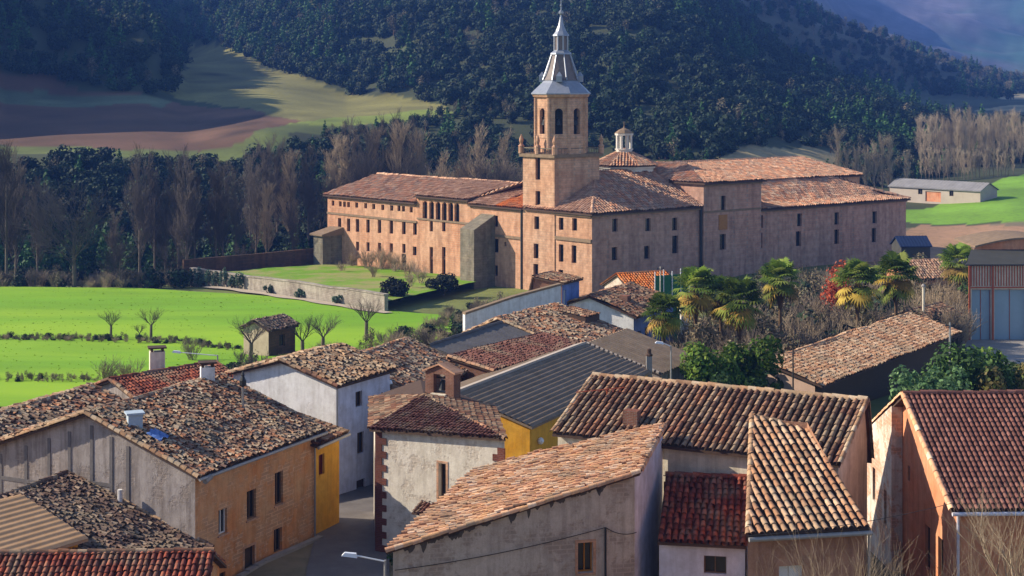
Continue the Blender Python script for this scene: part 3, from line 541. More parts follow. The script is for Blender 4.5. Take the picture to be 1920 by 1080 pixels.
for a, b, z in ((-.12, 15.5, 19.7), (22.6, -.25, 19.7)): mb = MB(); mb.bar(P3(a, b, GB), P3(a, b, z), .22, k=8); mb.build('downpipe', 'iron', mon)
# roofs
rf = MB()
def mroof(poly, up, pal='mon', pitch=.55, length=.8):
    poly = [P3(*p) for p in poly]; slab(rf, poly, .2); tiles(rf, poly, up, pitch, length, pal=pal, jit=.03, pans=False, seg=4)
o_ = .6
mroof([(-o_, 68 + o_, 19.1), (-o_, 42, 19.1), (9, 42, 22.6), (9, 65.5, 22.6)], UE)
mroof([(18 + o_, 68 + o_, 19.1), (-o_, 68 + o_, 19.1), (9, 65.5, 22.6)], -UW, 'monw')
mroof([(18 + o_, 15, 19.1), (18 + o_, 68 + o_, 19.1), (9, 65.5, 22.6), (9, 15, 22.6)], -UE)
mroof([(-o_, 42.2, 20.35), (-o_, 28.1, 20.35), (8.99, 28.1, 22.7), (8.99, 42.2, 22.7)], UE, 'monw')
mroof([(-o_, 28.1, 19.75), (-o_, 21.2, 19.75), (9, 21.2, 22.62), (9, 28.1, 22.62)], UE, 'monw')
mroof([(-o_, 21.2, 19.75), (-o_, BT1 - .1, 19.75), (9, BT1 - .1, 22.62), (9, 21.2, 22.62)], UE, 'orange')
mroof([(-o_, -o_, 19.86), (22.8, -o_, 19.86), (22.8, 11, 25.4), (11, 11, 25.4)], UW)
mroof([(-o_, 14.8, 19.86), (-o_, -o_, 19.86), (11, 11, 25.4), (11, 14.8, 25.4)], UE, 'monw')
mroof([(22.8, 30, 19.9), (0, 30, 19.9), (10, 18, 25.4), (22.8, 18, 25.4)], -UW)
mroof([(22.8 - .5, TB - .7, 23.6), (36 + .5, TB - .7, 23.6), (36.5, 9, 26.1), (30, 9, 26.1), (29, 8.8, 26.06)], UW, 'mon')
mroof([(22.3, 18, 23.6), (22.3, TB - .7, 23.6), (29, 8.8, 26.06), (29, 18, 26.06)], UE, 'mon')
mroof([(36, 9.6, 22.55), (74.6, 9.6, 22.55), (70, 20, 25.5), (36, 20, 25.5)], UW, 'mon')
mroof([(22.6, 9.6, 22.55), (36, 9.6, 22.55), (36, 20, 25.5), (22.6, 20, 25.5)], UW, 'mon')
mroof([(74.6, 9.6, 22.55), (74.6, 30.4, 22.55), (70, 20, 25.5)], -UE, 'mon')
mroof([(74.6, 30.4, 22.55), (22.6, 30.4, 22.55), (22.6, 20, 25.5), (70, 20, 25.5)], -UW, 'mon')
mroof([(36.2, -o_, 18.72), (74 + o_, -o_, 18.72), (72.2, 3.2, 19.25), (36.2, 3.2, 19.25)], UW, 'mon')
mroof([(36.2, 3.2, 19.26), (72.2, 3.2, 19.26), (66.5, 10, 22.5), (36.2, 10, 22.5)], UW, 'mon')
mroof([(74 + o_, -o_, 18.72), (74 + o_, 30, 18.72), (66.5, 30, 22.5), (66.5, 10, 22.5)], -UE, 'mon')
for a, b in (((9, 42.2, 22.75), (9, 65.5, 22.75)), ((9, 15.2, 22.75), (9, 42, 22.85)), ((-.5, -.5, 19.95), (11, 11, 25.5)), ((22.6, 20, 25.6), (70, 20, 25.6)), ((74.5, 9.7, 22.7), (70, 20, 25.6)), ((74.5, -.5, 18.85), (66.5, 10, 22.1))):
    capline(rf, P3(*a), P3(*b), .28, .8, 'monw', .03)
rf.build('roof', ['tile_mon', 'lath'], mon)
# attached buttress and stair turret
mb = MB(); poly = [P2(-4.2, 22), P2(0, 22), P2(0, 25.4), P2(-4.2, 25.4)]; mb.prism(poly, GB, [16.2, 18.4, 18.4, 16.2]); mb.build('buttress', 'butt', mon)
mb = MB(); poly = [P2(-4, 63.6), P2(0, 63.6), P2(0, 66.4), P2(-4, 66.4)]; mb.prism(poly, GB, 12.2)
poly2 = [P2(-4.5, 63.1), P2(0, 63.1), P2(0, 66.9), P2(-4.5, 66.9)]; mb.cur = 1; mb.prism(poly2, 12.2, [12.5, 13.6, 13.6, 12.5]); mb.build('turret', ['butt', 'cornice'], mon)
# bell tower, octagonal belfry and slated spire
tw = MB(); tA, tB = P2(-.15, BT1), P2(-.15, BT0); ot = bw(BT0, BT1, west_ops['tow'])
wall(tw, tA, tB, GB, 28.3, ot, dep=.5); wall(tw, tB, P2(AT, BT0), GB, 28.3); wall(tw, P2(AT, BT0), P2(AT, BT1), GB, 28.3); wall(tw, P2(AT, BT1), tA, GB, 28.3)
tower = tw.build('bell_tower', 'stone2', mon)
for o in ot: window(tower, tA, tB, o, frame='wood', dep=.5, split=False, bars=False)
tc = P2(AT / 2 - .1, (BT0 + BT1) / 2); ang0 = math.atan2(UE.y, UE.x) + math.pi / 8
mb = MB(); sq = [P2(-.55, BT0 - .4), P2(AT + .4, BT0 - .4), P2(AT + .4, BT1 + .4), P2(-.55, BT1 + .4)]; mb.prism(sq, 28.0, 28.5)
mb.prism([P2(-.15, BT0), P2(AT, BT0), P2(AT, BT1), P2(-.15, BT1)], 28.505, 28.6); mb.cur = 1
for (a0, b0, a1, b1) in ((-.3, BT0 - .2, AT + .2, BT0 - .2), (-.3, BT1 + .2, AT + .2, BT1 + .2), (-.3, BT0 - .2, -.3, BT1 + .2), (AT + .2, BT0 - .2, AT + .2, BT1 + .2)):
    n = 14
    for i in range(n + 1):
        t = i / n; mb.bar(P3(a0 + (a1 - a0) * t, b0 + (b1 - b0) * t, 28.5), P3(a0 + (a1 - a0) * t, b0 + (b1 - b0) * t, 29.35), .06, k=4)
    mb.bar(P3(a0, b0, 29.4), P3(a1, b1, 29.4), .1, k=4)
mb.build('balustrade', ['cornice', 'butt'], tower)
for a, b in ((-.3, BT0 - .2), (-.3, BT1 + .2), (AT + .2, BT0 - .2), (AT + .2, BT1 + .2), (-.3, (BT0 + BT1) / 2)):
    mb = MB(); p = P2(a, b); mb.lathe((p.x, p.y, 28.5), [(.42, 0), (.42, 1.1), (.5, 1.15), (.2, 1.5), (.34, 2.0), (.3, 2.3), (.04, 3.0)], 8); mb.build('pinnacle', 'stone2', tower)
oc8 = [V2(tc.x + 4.15 * math.cos(ang0 + i * math.pi / 4), tc.y + 4.15 * math.sin(ang0 + i * math.pi / 4)) for i in range(8)]
mb = MB(); bops = []
for i in range(8):
    a, b = oc8[i], oc8[(i + 1) % 8]; L = (b - a).length; op = (L / 2 - .62, L / 2 + .62, 31.6, 35.6); bops.append((a, b, op)); wall(mb, a, b, 28.5, 37.2, [op], dep=.6)
    d = (b - a).normalized(); n = V2(d.y, -d.x); q = lambda u, v, k: (a.x + d.x * u - n.x * k, a.y + d.y * u - n.y * k, v); r = .62; zc = 35.6 - r
    arc = [(L / 2 + r * math.cos(t), zc + r * math.sin(t)) for t in np.linspace(0, math.pi, 7)]
    for j in range(6): (u0, v0), (u1, v1) = arc[j], arc[j + 1]; mb.face((q(u0, v0, .05), q(u0, 35.6, .05), q(u1, 35.6, .05), q(u1, v1, .05)))
    mb.bar((*(a + (a - tc).normalized() * -.05), 28.6), (*(a + (a - tc).normalized() * -.05), 37.2), .32, k=6)
    mb.box6([q(.0, 31.0, .02), q(0, 31.0, -.12), q(L, 31.0, -.12), q(L, 31.0, .02), q(0, 31.3, .02), q(0, 31.3, -.12), q(L, 31.3, -.12), q(L, 31.3, .02)])
belfry = mb.build('belfry', 'stone2', tower)
for a, b, op in bops:                     # bell hung in the opening against the dark chamber
    d = (b - a).normalized(); n = V2(d.y, -d.x); m_ = a + (b - a) / 2; mb = MB(); c = m_ - n * .5
    mb.lathe((c.x, c.y, 33.0), [(.5, 0), (.42, .15), (.32, .6), (.2, .85), (.05, .95)], 10); mb.bar((*(c - d * .62), 34.1), (*(c + d * .62), 34.1), .1); mb.build('bell', 'iron', tower)
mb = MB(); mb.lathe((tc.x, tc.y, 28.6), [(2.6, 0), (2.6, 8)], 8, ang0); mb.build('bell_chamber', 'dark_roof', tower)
mb = MB(); mb.lathe((tc.x, tc.y, 0), [(4.2, 37.2), (4.55, 37.35), (4.75, 37.75), (4.7, 37.8)], 8, ang0); mb.build('tower_cornice', 'stone2', tower)
mb = MB(); mb.lathe((tc.x, tc.y, 0), [(4.9, 37.78), (4.9, 37.95), (4.2, 38.6), (3.2, 39.5), (2.75, 40.0)], 8, ang0); mb.cur = 1
mb.lathe((tc.x, tc.y, 0), [(2.9, 40.0), (2.55, 40.6), (2.1, 41.8), (1.75, 43.0), (1.5, 44.0)], 8, ang0); mb.cur = 0
mb.lathe((tc.x, tc.y, 0), [(1.75, 44.0), (1.7, 44.25), (1.2, 44.6), (1.12, 44.7)], 8, ang0); mb.cur = 1
mb.lathe((tc.x, tc.y, 0), [(1.05, 44.6), (1.05, 46.9)], 8, ang0); mb.cur = 0
mb.lathe((tc.x, tc.y, 0), [(1.35, 46.9), (1.3, 47.1), (.85, 47.7), (.5, 48.5), (.3, 49.3), (.2, 49.9)], 8, ang0)
for i in range(8):
    a = ang0 + i * math.pi / 4; cx, cy = math.cos(a), math.sin(a); mb.bar((tc.x + 2.95 * cx, tc.y + 2.95 * cy, 40), (tc.x + 1.55 * cx, tc.y + 1.55 * cy, 44), .13, .1, 5); mb.bar((tc.x + 1.08 * cx, tc.y + 1.08 * cy, 44.6), (tc.x + 1.08 * cx, tc.y + 1.08 * cy, 46.9), .14, .14, 5)
for i in range(4):
    a = ang0 + math.pi / 8 + i * math.pi / 2; cx, cy = math.cos(a), math.sin(a); p = Vector((tc.x + 3.0 * cx, tc.y + 3.0 * cy, 39.7)); mb.box(p, .9, .9, .9, a); mb.lathe(tuple(p + Vector((0, 0, .9))), [(.7, 0), (.05, .7)], 4, a + math.pi / 4)
spire = mb.build('spire', ['lead', 'leadbrown'], tower)
mb = MB(); mb.lathe((tc.x, tc.y, 0), [(.16, 49.8), (.12, 50.2), (.36, 50.45), (.36, 50.75), (.1, 51.0), (.08, 51.5), (.2, 51.7), (.06, 51.9), (.05, 53.6)], 8); mb.bar((tc.x - .45, tc.y, 53.1), (tc.x + .45, tc.y, 53.1), .05); mb.build('finial', 'lead', spire)
# crossing dome: white drum, tiled pyramid and open lantern
dc = P2(20.5, 14.5)
mb = MB(); mb.lathe((dc.x, dc.y, 0), [(5.2, 22.3), (5.2, 25.6), (5.5, 25.65), (5.55, 25.95), (5.3, 26.0)], 8, .3); drum = mb.build('crossing_drum', 'nave_white', mon)
o8 = [V2(dc.x + 5.2 * math.cos(.3 + i * math.pi / 4), dc.y + 5.2 * math.sin(.3 + i * math.pi / 4)) for i in range(8)]
for i in range(8):
    a, b = o8[i], o8[(i + 1) % 8]; L = (b - a).length; n = V2((b - a).y, -(b - a).x).normalized(); window(drum, a + n * .25, b + n * .25, (L / 2 - .5, L / 2 + .5, 24.0, 25.3), frame='wood', split=False, bars=False)
mb = MB()
for i in range(8):
    p = [Vector((dc.x + 5.8 * math.cos(.3 + k * math.pi / 4), dc.y + 5.8 * math.sin(.3 + k * math.pi / 4), 26.0)) for k in (i, i + 1)]; top = Vector((dc.x, dc.y, 28.6)); poly = [p[0], p[1], top]; slab(mb, poly, .05); tiles(mb, poly, -(p[0] + p[1]).xy + dc * 2, .5, .7, pal='mon', pans=False, seg=4)
    capline(mb, p[0], top, .2, .7, 'monw')
mb.build('crossing_roof', ['tile_mon', 'lath'], mon)
lan = MB(); lc = (dc.x - .6, dc.y, 0)
lan.lathe((dc.x, dc.y, 0), [(1.35, 27.9), (1.35, 28.5), (1.5, 28.55), (1.5, 28.7)], 8)
for i in range(8):
    a = i * math.pi / 4 + .39; lan.bar((dc.x + 1.2 * math.cos(a), dc.y + 1.2 * math.sin(a), 28.7), (dc.x + 1.2 * math.cos(a), dc.y + 1.2 * math.sin(a), 30.9), .2, .2, 6)
lan.lathe((dc.x, dc.y, 0), [(1.5, 30.9), (1.55, 31.2), (1.5, 31.25)], 8); lan.cur = 1
lan.lathe((dc.x, dc.y, 0), [(1.6, 31.25), (.9, 31.8), (.2, 32.1), (.08, 32.4), (.05, 33.2)], 8); lan.build('lantern', ['nave_white', 'cornice'], mon)
# terrace lawn, its wall, and the brown back wall
def tz(X, Y):                             # plane of the raised terrace
    t = np.clip(((X - 12) * -.743 - (Y - 240) * .669) / 14, 0, 1); return 6.9 + t * 2.0
Pq = [V2(-54, 268.4), V2(-17.8, 223.4)]; Wd = (Pq[1] - Pq[0]).normalized(); inn = V2(-Wd.y, Wd.x)
mb = MB(); nx, ny = 40, 20; Vv = []
for j in range(ny + 1):
    for i in range(nx + 1):
        f0 = Pq[0] + (Pq[1] - Pq[0]) * (i / nx) + inn * .25; b0 = P2(0, 66 - 42 * i / nx); p = f0 + (b0 - f0) * (j / ny); zf = (8.2 + 1.7 * i / nx) - .8; zb = 7.0 + .9 * i / nx; Vv.append((p.x, p.y, zf + (zb - zf) * (j / ny) + random.gauss(0, .05)))
idx = np.arange((nx + 1) * (ny + 1)).reshape(ny + 1, nx + 1); fq = np.stack([idx[:-1, :-1], idx[:-1, 1:], idx[1:, 1:], idx[1:, :-1]], -1).reshape(-1, 4)
mb.arrays(np.array(Vv), fq); tag(mb.build('lawn', 'lawn', smooth=True), kind='structure')
def freewall(name, label, pts, th, m, cap=None, cat='wall'):
    """pts: [(x, y, z0, z1)]"""
    t = thing(name, label, cat, (pts[0][0], pts[0][1], pts[0][2])); mb = MB(); cp = MB()
    for (x0, y0, a0, t0), (x1, y1, a1, t1) in zip(pts, pts[1:]):
        d = (V2(x1 - x0, y1 - y0)).normalized(); n = V2(-d.y, d.x) * th
        mb.box6([(x0, y0, a0), (x1, y1, a1), (x1 + n.x, y1 + n.y, a1), (x0 + n.x, y0 + n.y, a0), (x0, y0, t0), (x1, y1, t1), (x1 + n.x, y1 + n.y, t1), (x0 + n.x, y0 + n.y, t0)])
        if cap:
            m_ = n * .2; cp.box6([(x0 - m_.x, y0 - m_.y, t0 + .004), (x1 - m_.x, y1 - m_.y, t1 + .004), (x1 + n.x + m_.x, y1 + n.y + m_.y, t1 + .004), (x0 + n.x + m_.x, y0 + n.y + m_.y, t0 + .004), (x0 - m_.x, y0 - m_.y, t0 + .2), (x1 - m_.x, y1 - m_.y, t1 + .2), (x1 + n.x + m_.x, y1 + n.y + m_.y, t1 + .2), (x0 + n.x + m_.x, y0 + n.y + m_.y, t0 + .2)])
    mb.build('masonry', m, t)
    if cap: cp.build('coping', cap, t)
    return t
n_ = 12; pts = []
for i in range(n_ + 1):
    p = Pq[0] + (Pq[1] - Pq[0]) * (i / n_); pts.append((p.x, p.y, 4.5, 8.3 + 1.7 * i / n_ + random.uniform(-.12, .12)))
freewall('garden_wall', 'long pale rubble stone wall holding up the terrace lawn below the monastery', pts, .6, 'rubble', 'rubble')
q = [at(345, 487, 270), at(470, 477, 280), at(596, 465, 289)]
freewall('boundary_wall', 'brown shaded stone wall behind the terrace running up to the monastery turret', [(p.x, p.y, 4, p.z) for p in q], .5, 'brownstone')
mb = MB(); Vv = []
for i in range(31):                       # pale footpath along the foot of the garden wall
    p = Pq[0] + (Pq[1] - Pq[0]) * (.15 + .9 * i / 30)
    for k in (.5, 2.4 + .3 * math.sin(i)): q_ = p - inn * k; Vv.append((q_.x, q_.y, h1(q_.x, q_.y) + .3))
mb.arrays(np.array(Vv), np.array([(2 * i, 2 * i + 1, 2 * i + 3, 2 * i + 2) for i in range(30)])); tag(mb.build('path', 'path'), kind='structure')
# ------------------------------------------------------------------ village houses
def v3(p, z): return Vector((p[0], p[1], z))
def chimney(parent, p, z0, z1, sx=.6, sy=.6, m='brick', ang=0, cap=True, label=None, pot=True):
    mb = MB(); mb.box((p[0], p[1], z0), sx, sy, z1 - z0, ang)
    if cap:
        mb.cur = 1
        for dx in (-1, 1):
            for dy in (-1, 1):
                c, s = math.cos(ang), math.sin(ang); x, y = dx * sx * .36, dy * sy * .36; mb.box((p[0] + x * c - y * s, p[1] + x * s + y * c, z1), .14, .14, .22, ang)
        mb.box((p[0], p[1], z1 + .22), sx + .22, sy + .22, .09, ang)
    o = mb.build('chimney', [m, 'lath'], parent); return tag(o, label)
def house(name, label, A, B, W, ze, zr, zb=None, d=None, walls='white_wall', z0=None, oe=.35, ov=.25, pal='brown', pitch=.28, length=.38, jit=.02, yaw=.03, pans=True, ops={}, gutter=False, verge=None, ridge=None, wsplit=None, rm=None, fr='frame', ribs=None, sills=None, bars=True, oe2=None, parts=True, seg=5, r_=None, colmix=0):
    """A, B: plan points of the front eave wall (outside on the right of A->B); W: depth; d: ridge offset from the front wall"""
    A = V2(*A[:2]); B = V2(*B[:2]); L = (B - A).length; e = (B - A) / L; p = V2(-e.y, e.x); d = W / 2 if d is None else d; zb = ze if zb is None else zb; oe2 = oe if oe2 is None else oe2
    C_, D_ = B + p * W, A + p * W; zg = z0 if z0 is not None else min(h1(*q) for q in (A, B, C_, D_)) - .6
    t = thing(name, label, 'house', (A.x, A.y, zg + .6))
    sl = (zr - ze) / d; dz = .03
    mats = walls if isinstance(walls, dict) else {k: walls for k in 'frbl'}
    def prof(Wd, rev=False):
        pr = [(d, zr - dz)]
        zl, zh = ze, zb
        return pr
    zmin = min(ze, zb) - dz
    for k, (P, Q) in {'f': (A, B), 'r': (B, C_), 'b': (C_, D_), 'l': (D_, A)}.items():
        mb = MB(); o = ops.get(k, [])
        if k == 'f': wall(mb, P, Q, zg, ze - dz, o)
        elif k == 'b': wall(mb, P, Q, zg, zb - dz, o)
        elif k == 'r': wall(mb, P, Q, zg, zmin, o, prof=[(0, ze - dz), (d, zr - dz), (W, zb - dz)])
        else: wall(mb, P, Q, zg, zmin, o, prof=[(0, zb - dz), (W - d, zr - dz), (W, ze - dz)])
        mb.build('wall', mats[k], t)
        for q in o: window(t, P, Q, q, name=q[4] if len(q) > 4 else 'window', frame=q[5] if len(q) > 5 else fr, pane=q[6] if len(q) > 6 else 'glass', sill=sills, bars=bars if not (len(q) > 4 and q[4] == 'door') else False, surround=q[7] if len(q) > 7 else None)
    r = MB(); sl2 = (zr - zb) / max(W - d, .01)
    a0, b0 = A - e * ov - p * oe, B + e * ov - p * oe; ra, rb = A - e * ov + p * d, B + e * ov + p * d; c0, d0 = C_ + e * ov + p * oe2, D_ - e * ov + p * oe2
    front = [v3(a0, ze - sl * oe), v3(b0, ze - sl * oe), v3(rb, zr), v3(ra, zr)]; back = [v3(c0, zb - sl2 * oe2), v3(d0, zb - sl2 * oe2), v3(ra, zr), v3(rb, zr)]
    rm = rm or ['tile', 'lath']
    for poly, up in ((front, p), (back, -p)):
        if d < .05 and poly is front or W - d < .05 and poly is back: continue
        slab(r, poly, .13)
        if ribs is None: tiles(r, poly, up, pitch, length, pal=pal, jit=jit, yaw=yaw, pans=pans, seg=seg, r=r_, colmix=colmix)
        else: ribbed(r, poly, *ribs)
    if ribs is None or ridge:
        capline(r, front[3] + Vector((0, 0, .05)), front[2] + Vector((0, 0, .05)), .15, .42, ridge or pal)
        if verge:
            for x, y in ((front[0], front[3]), (front[1], front[2]), (back[1], back[2]), (back[0], back[3])): capline(r, x + Vector((0, 0, .06)), y + Vector((0, 0, .06)), .13, .4, verge)
    ro = r.build('roof', rm, t)
    if gutter:
        mb = MB(); n = -p
        x, y = v3(a0 + n * .09, ze - sl * oe - .10), v3(b0 + n * .09, ze - sl * oe - .10); mb.bar(x, y, .09, k=8); mb.build('gutter', gutter if isinstance(gutter, str) else 'zinc', t)
    t['_'] = 0; del t['_']
    return dict(t=t, roof=ro, A=A, B=B, C=C_, D=D_, e=e, p=p, L=L, zg=zg, d=d, W=W, ze=ze, zr=zr, front=front, back=back)
def ribbed(mb, poly, along, pitch, amp):
    """corrugated or ridged sheet: raised bars over the plane, along the slope or along the eave"""
    P = [Vector(p) for p in poly]; e = (P[1] - P[0]); n = e.cross(P[2] - P[1]).normalized()
    if n.z < 0: n = -n
    if along == 'slope': a0, a1, b0, b1 = P[0], P[1], P[3], P[2]
    else: a0, a1, b0, b1 = P[0], P[3], P[1], P[2]
    L = ((a1 - a0).length + (b1 - b0).length) / 2; k = max(2, int(L / pitch)); Vs = []; Fs = []
    for i in range(k * 4 + 1):
        t = i / (k * 4); h = amp * (.5 + .5 * math.sin(i * math.pi / 2)) + .02
        if along == 'eave': h = amp * ((i % 4) / 4) + .02
        Vs += [a0 + (a1 - a0) * t + n * h, b0 + (b1 - b0) * t + n * h]
        if i: q = 2 * i; Fs.append((q - 2, q, q + 1, q - 1))
    mb.arrays(np.array(Vs), np.array(Fs))
# ---- 1: the long-fronted orange house with the sagging old roof
A = lv(366, 884, 20); B = lv(590, 803, 20)
H = house('orange_house', 'ochre orange house with a rough mossy tiled roof and grey timber-framed gable', A, B, 13.6, 20, 22.4,
          walls={'f': 'orange_wall', 'r': 'orange_wall', 'b': 'grey_wall', 'l': 'grey_wall'}, z0=12.6, pal='old', pitch=.215, length=.30, jit=.045, yaw=.24, gutter='zinc', oe=.5, ov=.4, verge='ochre', sills='stone2',
          ops={'f': [(2.0, 2.75, 16.2, 17.5, 'window', 'frame_white'), (4.55, 5.4, 16.35, 17.9), (7.2, 8.0, 16.5, 18.3), (4.3, 5.25, 12.7, 14.9, 'door', 'wood', 'wood', 'stone2'), (1.4, 2.6, 12.7, 14.2, 'door', 'wood', 'wood'), (7.1, 7.9, 13.9, 15.2)]})
# half-timbering on the grey gable
mb = MB(); A_, D_ = H['A'], H['D']; e = (A_ - D_).normalized(); n = V2(e.y, -e.x)
def gbar(u0, z0, u1, z1, w_=.2):
    p, q = D_ + e * u0, D_ + e * u1; up = abs(z1 - z0) > abs(u1 - u0); k = w_ / 2; n0, n1 = -n * .02, n * .035
    o = (e.x * k, e.y * k, 0) if up else (0, 0, k); P3_ = lambda s, z, m_, g_: (s.x + m_.x + o[0] * g_, s.y + m_.y + o[1] * g_, z + o[2] * g_)
    mb.box6([P3_(p, z0, n1, -1), P3_(q, z1, n1, -1), P3_(q, z1, n0, -1), P3_(p, z0, n0, -1), P3_(p, z0, n1, 1), P3_(q, z1, n1, 1), P3_(q, z1, n0, 1), P3_(p, z0, n0, 1)])
for u in (.6, 2.4, 4.0, 5.4, 6.9, 8.2, 9.3): gbar(u, 14.5, u, 19.75 + (2.2 - abs(u - 6.8) * .35) - .2)
for u0, u1, z in ((.7, 2.3, 18.3), (2.5, 3.9, 18.3), (4.1, 5.3, 18.3), (5.5, 6.8, 18.2), (7.0, 8.1, 16.9), (8.3, 9.2, 16.9), (7.0, 8.1, 18.7), (2.5, 3.9, 16.6), (4.1, 5.3, 16.6), (.7, 2.3, 16.6)): gbar(u0, z, u1, z)
mb.build('timber_frame', 'grey_timber', H['t'])
mb = MB(); p = H['B']; q = v3(p - H['p'] * .12 - H['e'] * .15, 0); mb.bar((q.x, q.y, 13), (q.x, q.y, 19.7), .06); mb.build('downpipe', 'zinc', H['t'])
mb = MB(); mb.bar(v3(H['A'] - H['p'] * .6, 19.55), v3(H['A'] - H['p'] * .6 + H['e'] * .5, 19.7), .16, k=8); mb.build('rainwater_head', 'concrete', H['t'])
def onroof(H, u, k): # point on the front slope: u metres along, k metres up from the front wall
    p = H['A'] + H['e'] * u + H['p'] * k; return Vector((p.x, p.y, H['ze'] + (H['zr'] - H['ze']) * k / H['d']))
c = onroof(H, 10.0, 6.6); chimney(H['roof'], c, c.z - .3, c.z + .9, .8, .6, 'white_wall', .3, label='pale chimney at the far end of the ridge')
c = onroof(H, .9, 4.6); mb = MB(); mb.box((c.x, c.y, c.z - .2), .75, .65, .95, .4); mb.cur = 1; mb.box((c.x, c.y, c.z + .75), .95, .85, .1, .4); mb.build('chimney', ['palebox', 'palebox'], H['roof'])
c = onroof(H, .9, 3.0); mb = MB(); Vs = []; N_ = 9
for i in range(N_):
    for j in range(N_): q = onroof(H, .6 + 1.0 * i / 8, 2.7 + .9 * j / 8); Vs.append((q.x, q.y, q.z + .22 + random.uniform(0, .25) * math.sin(math.pi * i / 8)))
ix = np.arange(N_ * N_).reshape(N_, N_); mb.arrays(np.array(Vs), np.stack([ix[:-1, :-1], ix[:-1, 1:], ix[1:, 1:], ix[1:, :-1]], -1).reshape(-1, 4))
tag(mb.build('tarpaulin', 'bluesheet', loc=tuple(c)), 'small crumpled blue plastic sheet lying on the rough roof of the orange house', 'plastic sheet')
c = onroof(H, 9.0, 3.4); t = thing('vent_pipe', 'thin vent pipe with a dark cowl standing on the rough roof of the orange house', 'vent pipe', tuple(c))
mb = MB(); mb.bar((c.x, c.y, c.z), (c.x, c.y, c.z + 1.3), .07); mb.build('pipe', 'concrete', t); mb = MB(); mb.lathe((c.x, c.y, c.z + 1.3), [(.1, 0), (.2, .1), (.2, .35), (.08, .6), (.12, .65), (.02, .9)], 8); mb.build('cowl', 'iron', t)
# ---- 2: yellow annex
A = lv(586, 830, 19.2); B = lv(636, 808, 19.2)
H = house('yellow_house', 'narrow bright yellow house with a dark red shutter, beside the orange house', A, B, 3.5, 19.2, 20.0, walls='yellow_wall', z0=12.6, pal='brown', oe=.45, ov=.3, gutter='zinc', d=3.4, ops={'f': [(.75, 1.45, 17.1, 18.3, 'window', 'frame_red', 'frame_red')]})
# ---- 3: white house, the shade on its front put in as pale blue
A = lv(630, 720, 20.6); B = lv(731, 691, 20.6)
H = house('white_house', 'tall white house with a speckled tan tile roof, behind the orange house', A, B, 8.3, 20.6, 21.75, walls={'f': 'blue_and_shade_wall', 'r': 'white_wall', 'b': 'white_wall', 'l': 'white_wall'}, z0=11.5, pal='ochre', pitch=.27, length=.36, jit=.06, yaw=.25, oe=.35, ov=.3, verge='brown',
          ops={'f': [(2.2, 2.95, 18.7, 19.7), (2.4, 3.2, 15.6, 17.0), (2.3, 3.3, 12.0, 13.9, 'door', 'wood', 'wood')]})
mb = MB(); mb.bar((*(H['A'] - H['p'] * .1), 13), (*(H['A'] - H['p'] * .1), 20.4), .05); mb.build('downpipe', 'zinc', H['t'])
# ---- 4: red-roofed house and messy-roofed house at the left edge
A = lv(250, 760, 19.0); B = lv(430, 720, 19.0)
rA = lv(212, 712, 20.6); rB = lv(398, 681, 20.6); e = (rB - rA).normalized(); q = V2(e.y, -e.x) * 4.5
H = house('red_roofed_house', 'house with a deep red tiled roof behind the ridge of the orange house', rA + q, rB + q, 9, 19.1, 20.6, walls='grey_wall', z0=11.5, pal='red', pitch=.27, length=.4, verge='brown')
c = lv(300, 690, 20.4); chimney(H['roof'], (c.x - .2, c.y), 19.9, 21.55, 1.0, .8, 'cream_wall', .3, label='banded pale and dark chimney')
rA = lv(-60, 797, 20.5); rB = lv(166, 727, 20.5); e = (rB - rA).normalized(); q = V2(e.y, -e.x) * 5
H = house('old_house', 'low house with a rough weathered roof at the left edge by the meadow', rA + q, rB + q, 10, 18.9, 20.5, walls='grey_wall', z0=11.5, pal='old', pitch=.27, length=.36, jit=.07, yaw=.3, verge='ochre')
c = onroof(H, 3.3, 1.6); mb = MB(); mb.box((c.x, c.y, c.z), 1.2, 1.0, .4, .6); mb.lathe((c.x, c.y, c.z + .4), [(.7, 0), (.3, .2)], 4, .6); mb.build('roof_hatch', 'palebox', H['roof'])
A = lv(180, 742, 18.6); 
# ---- 5: dark roofs below the grey gable, bottom left
rA = lv(-90, 968, 19.1); rB = lv(124, 889, 19.1); e = (rB - rA).normalized(); q = V2(e.y, -e.x)
H = house('dark_roofed_house', 'low house with a dark rough tile roof leaning on the grey timbered gable', rA + q * 8.6, rB + q * 8.6 - e * .2, 12, 16.2, 19.1, d=8.6, walls='grey_wall', z0=11, pal='dark', pitch=.22, length=.30, jit=.05, yaw=.22, verge='ochre')
c = onroof(H, (rB - rA).length - .3, 5.0); mb = MB(); mb.bar(tuple(c), (c.x, c.y, c.z + .8), .13, k=8); mb.build('vent_pipe', 'white_wall', H['roof'])
A = lv(-70, 1068, 18.05); B = lv(146, 1004, 18.05)
H = house('striped_roof_house', 'small yellow house with a lit brown ridged sheet roof at the bottom left corner', A, B, 9, 18.0, 19.25, walls='yellow_wall', z0=11, rm=[mat('tan_sheet', (.50, .31, .17), noise=.5, nscale=1.5, dark=(.6, .56, .52))] * 2, ribs=('eave', .42, .09), oe=.4, ov=.3)
rA, rB = V2(-30, 70.6), V2(-13.6, 71.3); e = (rB - rA).normalized(); q = V2(e.y, -e.x)
H = house('crimson_roof_house', 'house with a deep crimson tiled roof cut off by the bottom edge of the picture', rA + q * 4, rB + q * 4, 8, 17.2, 18.95, walls='orange_wall', z0=11, pal='red', ridge='brown', pitch=.27, ov=.3)
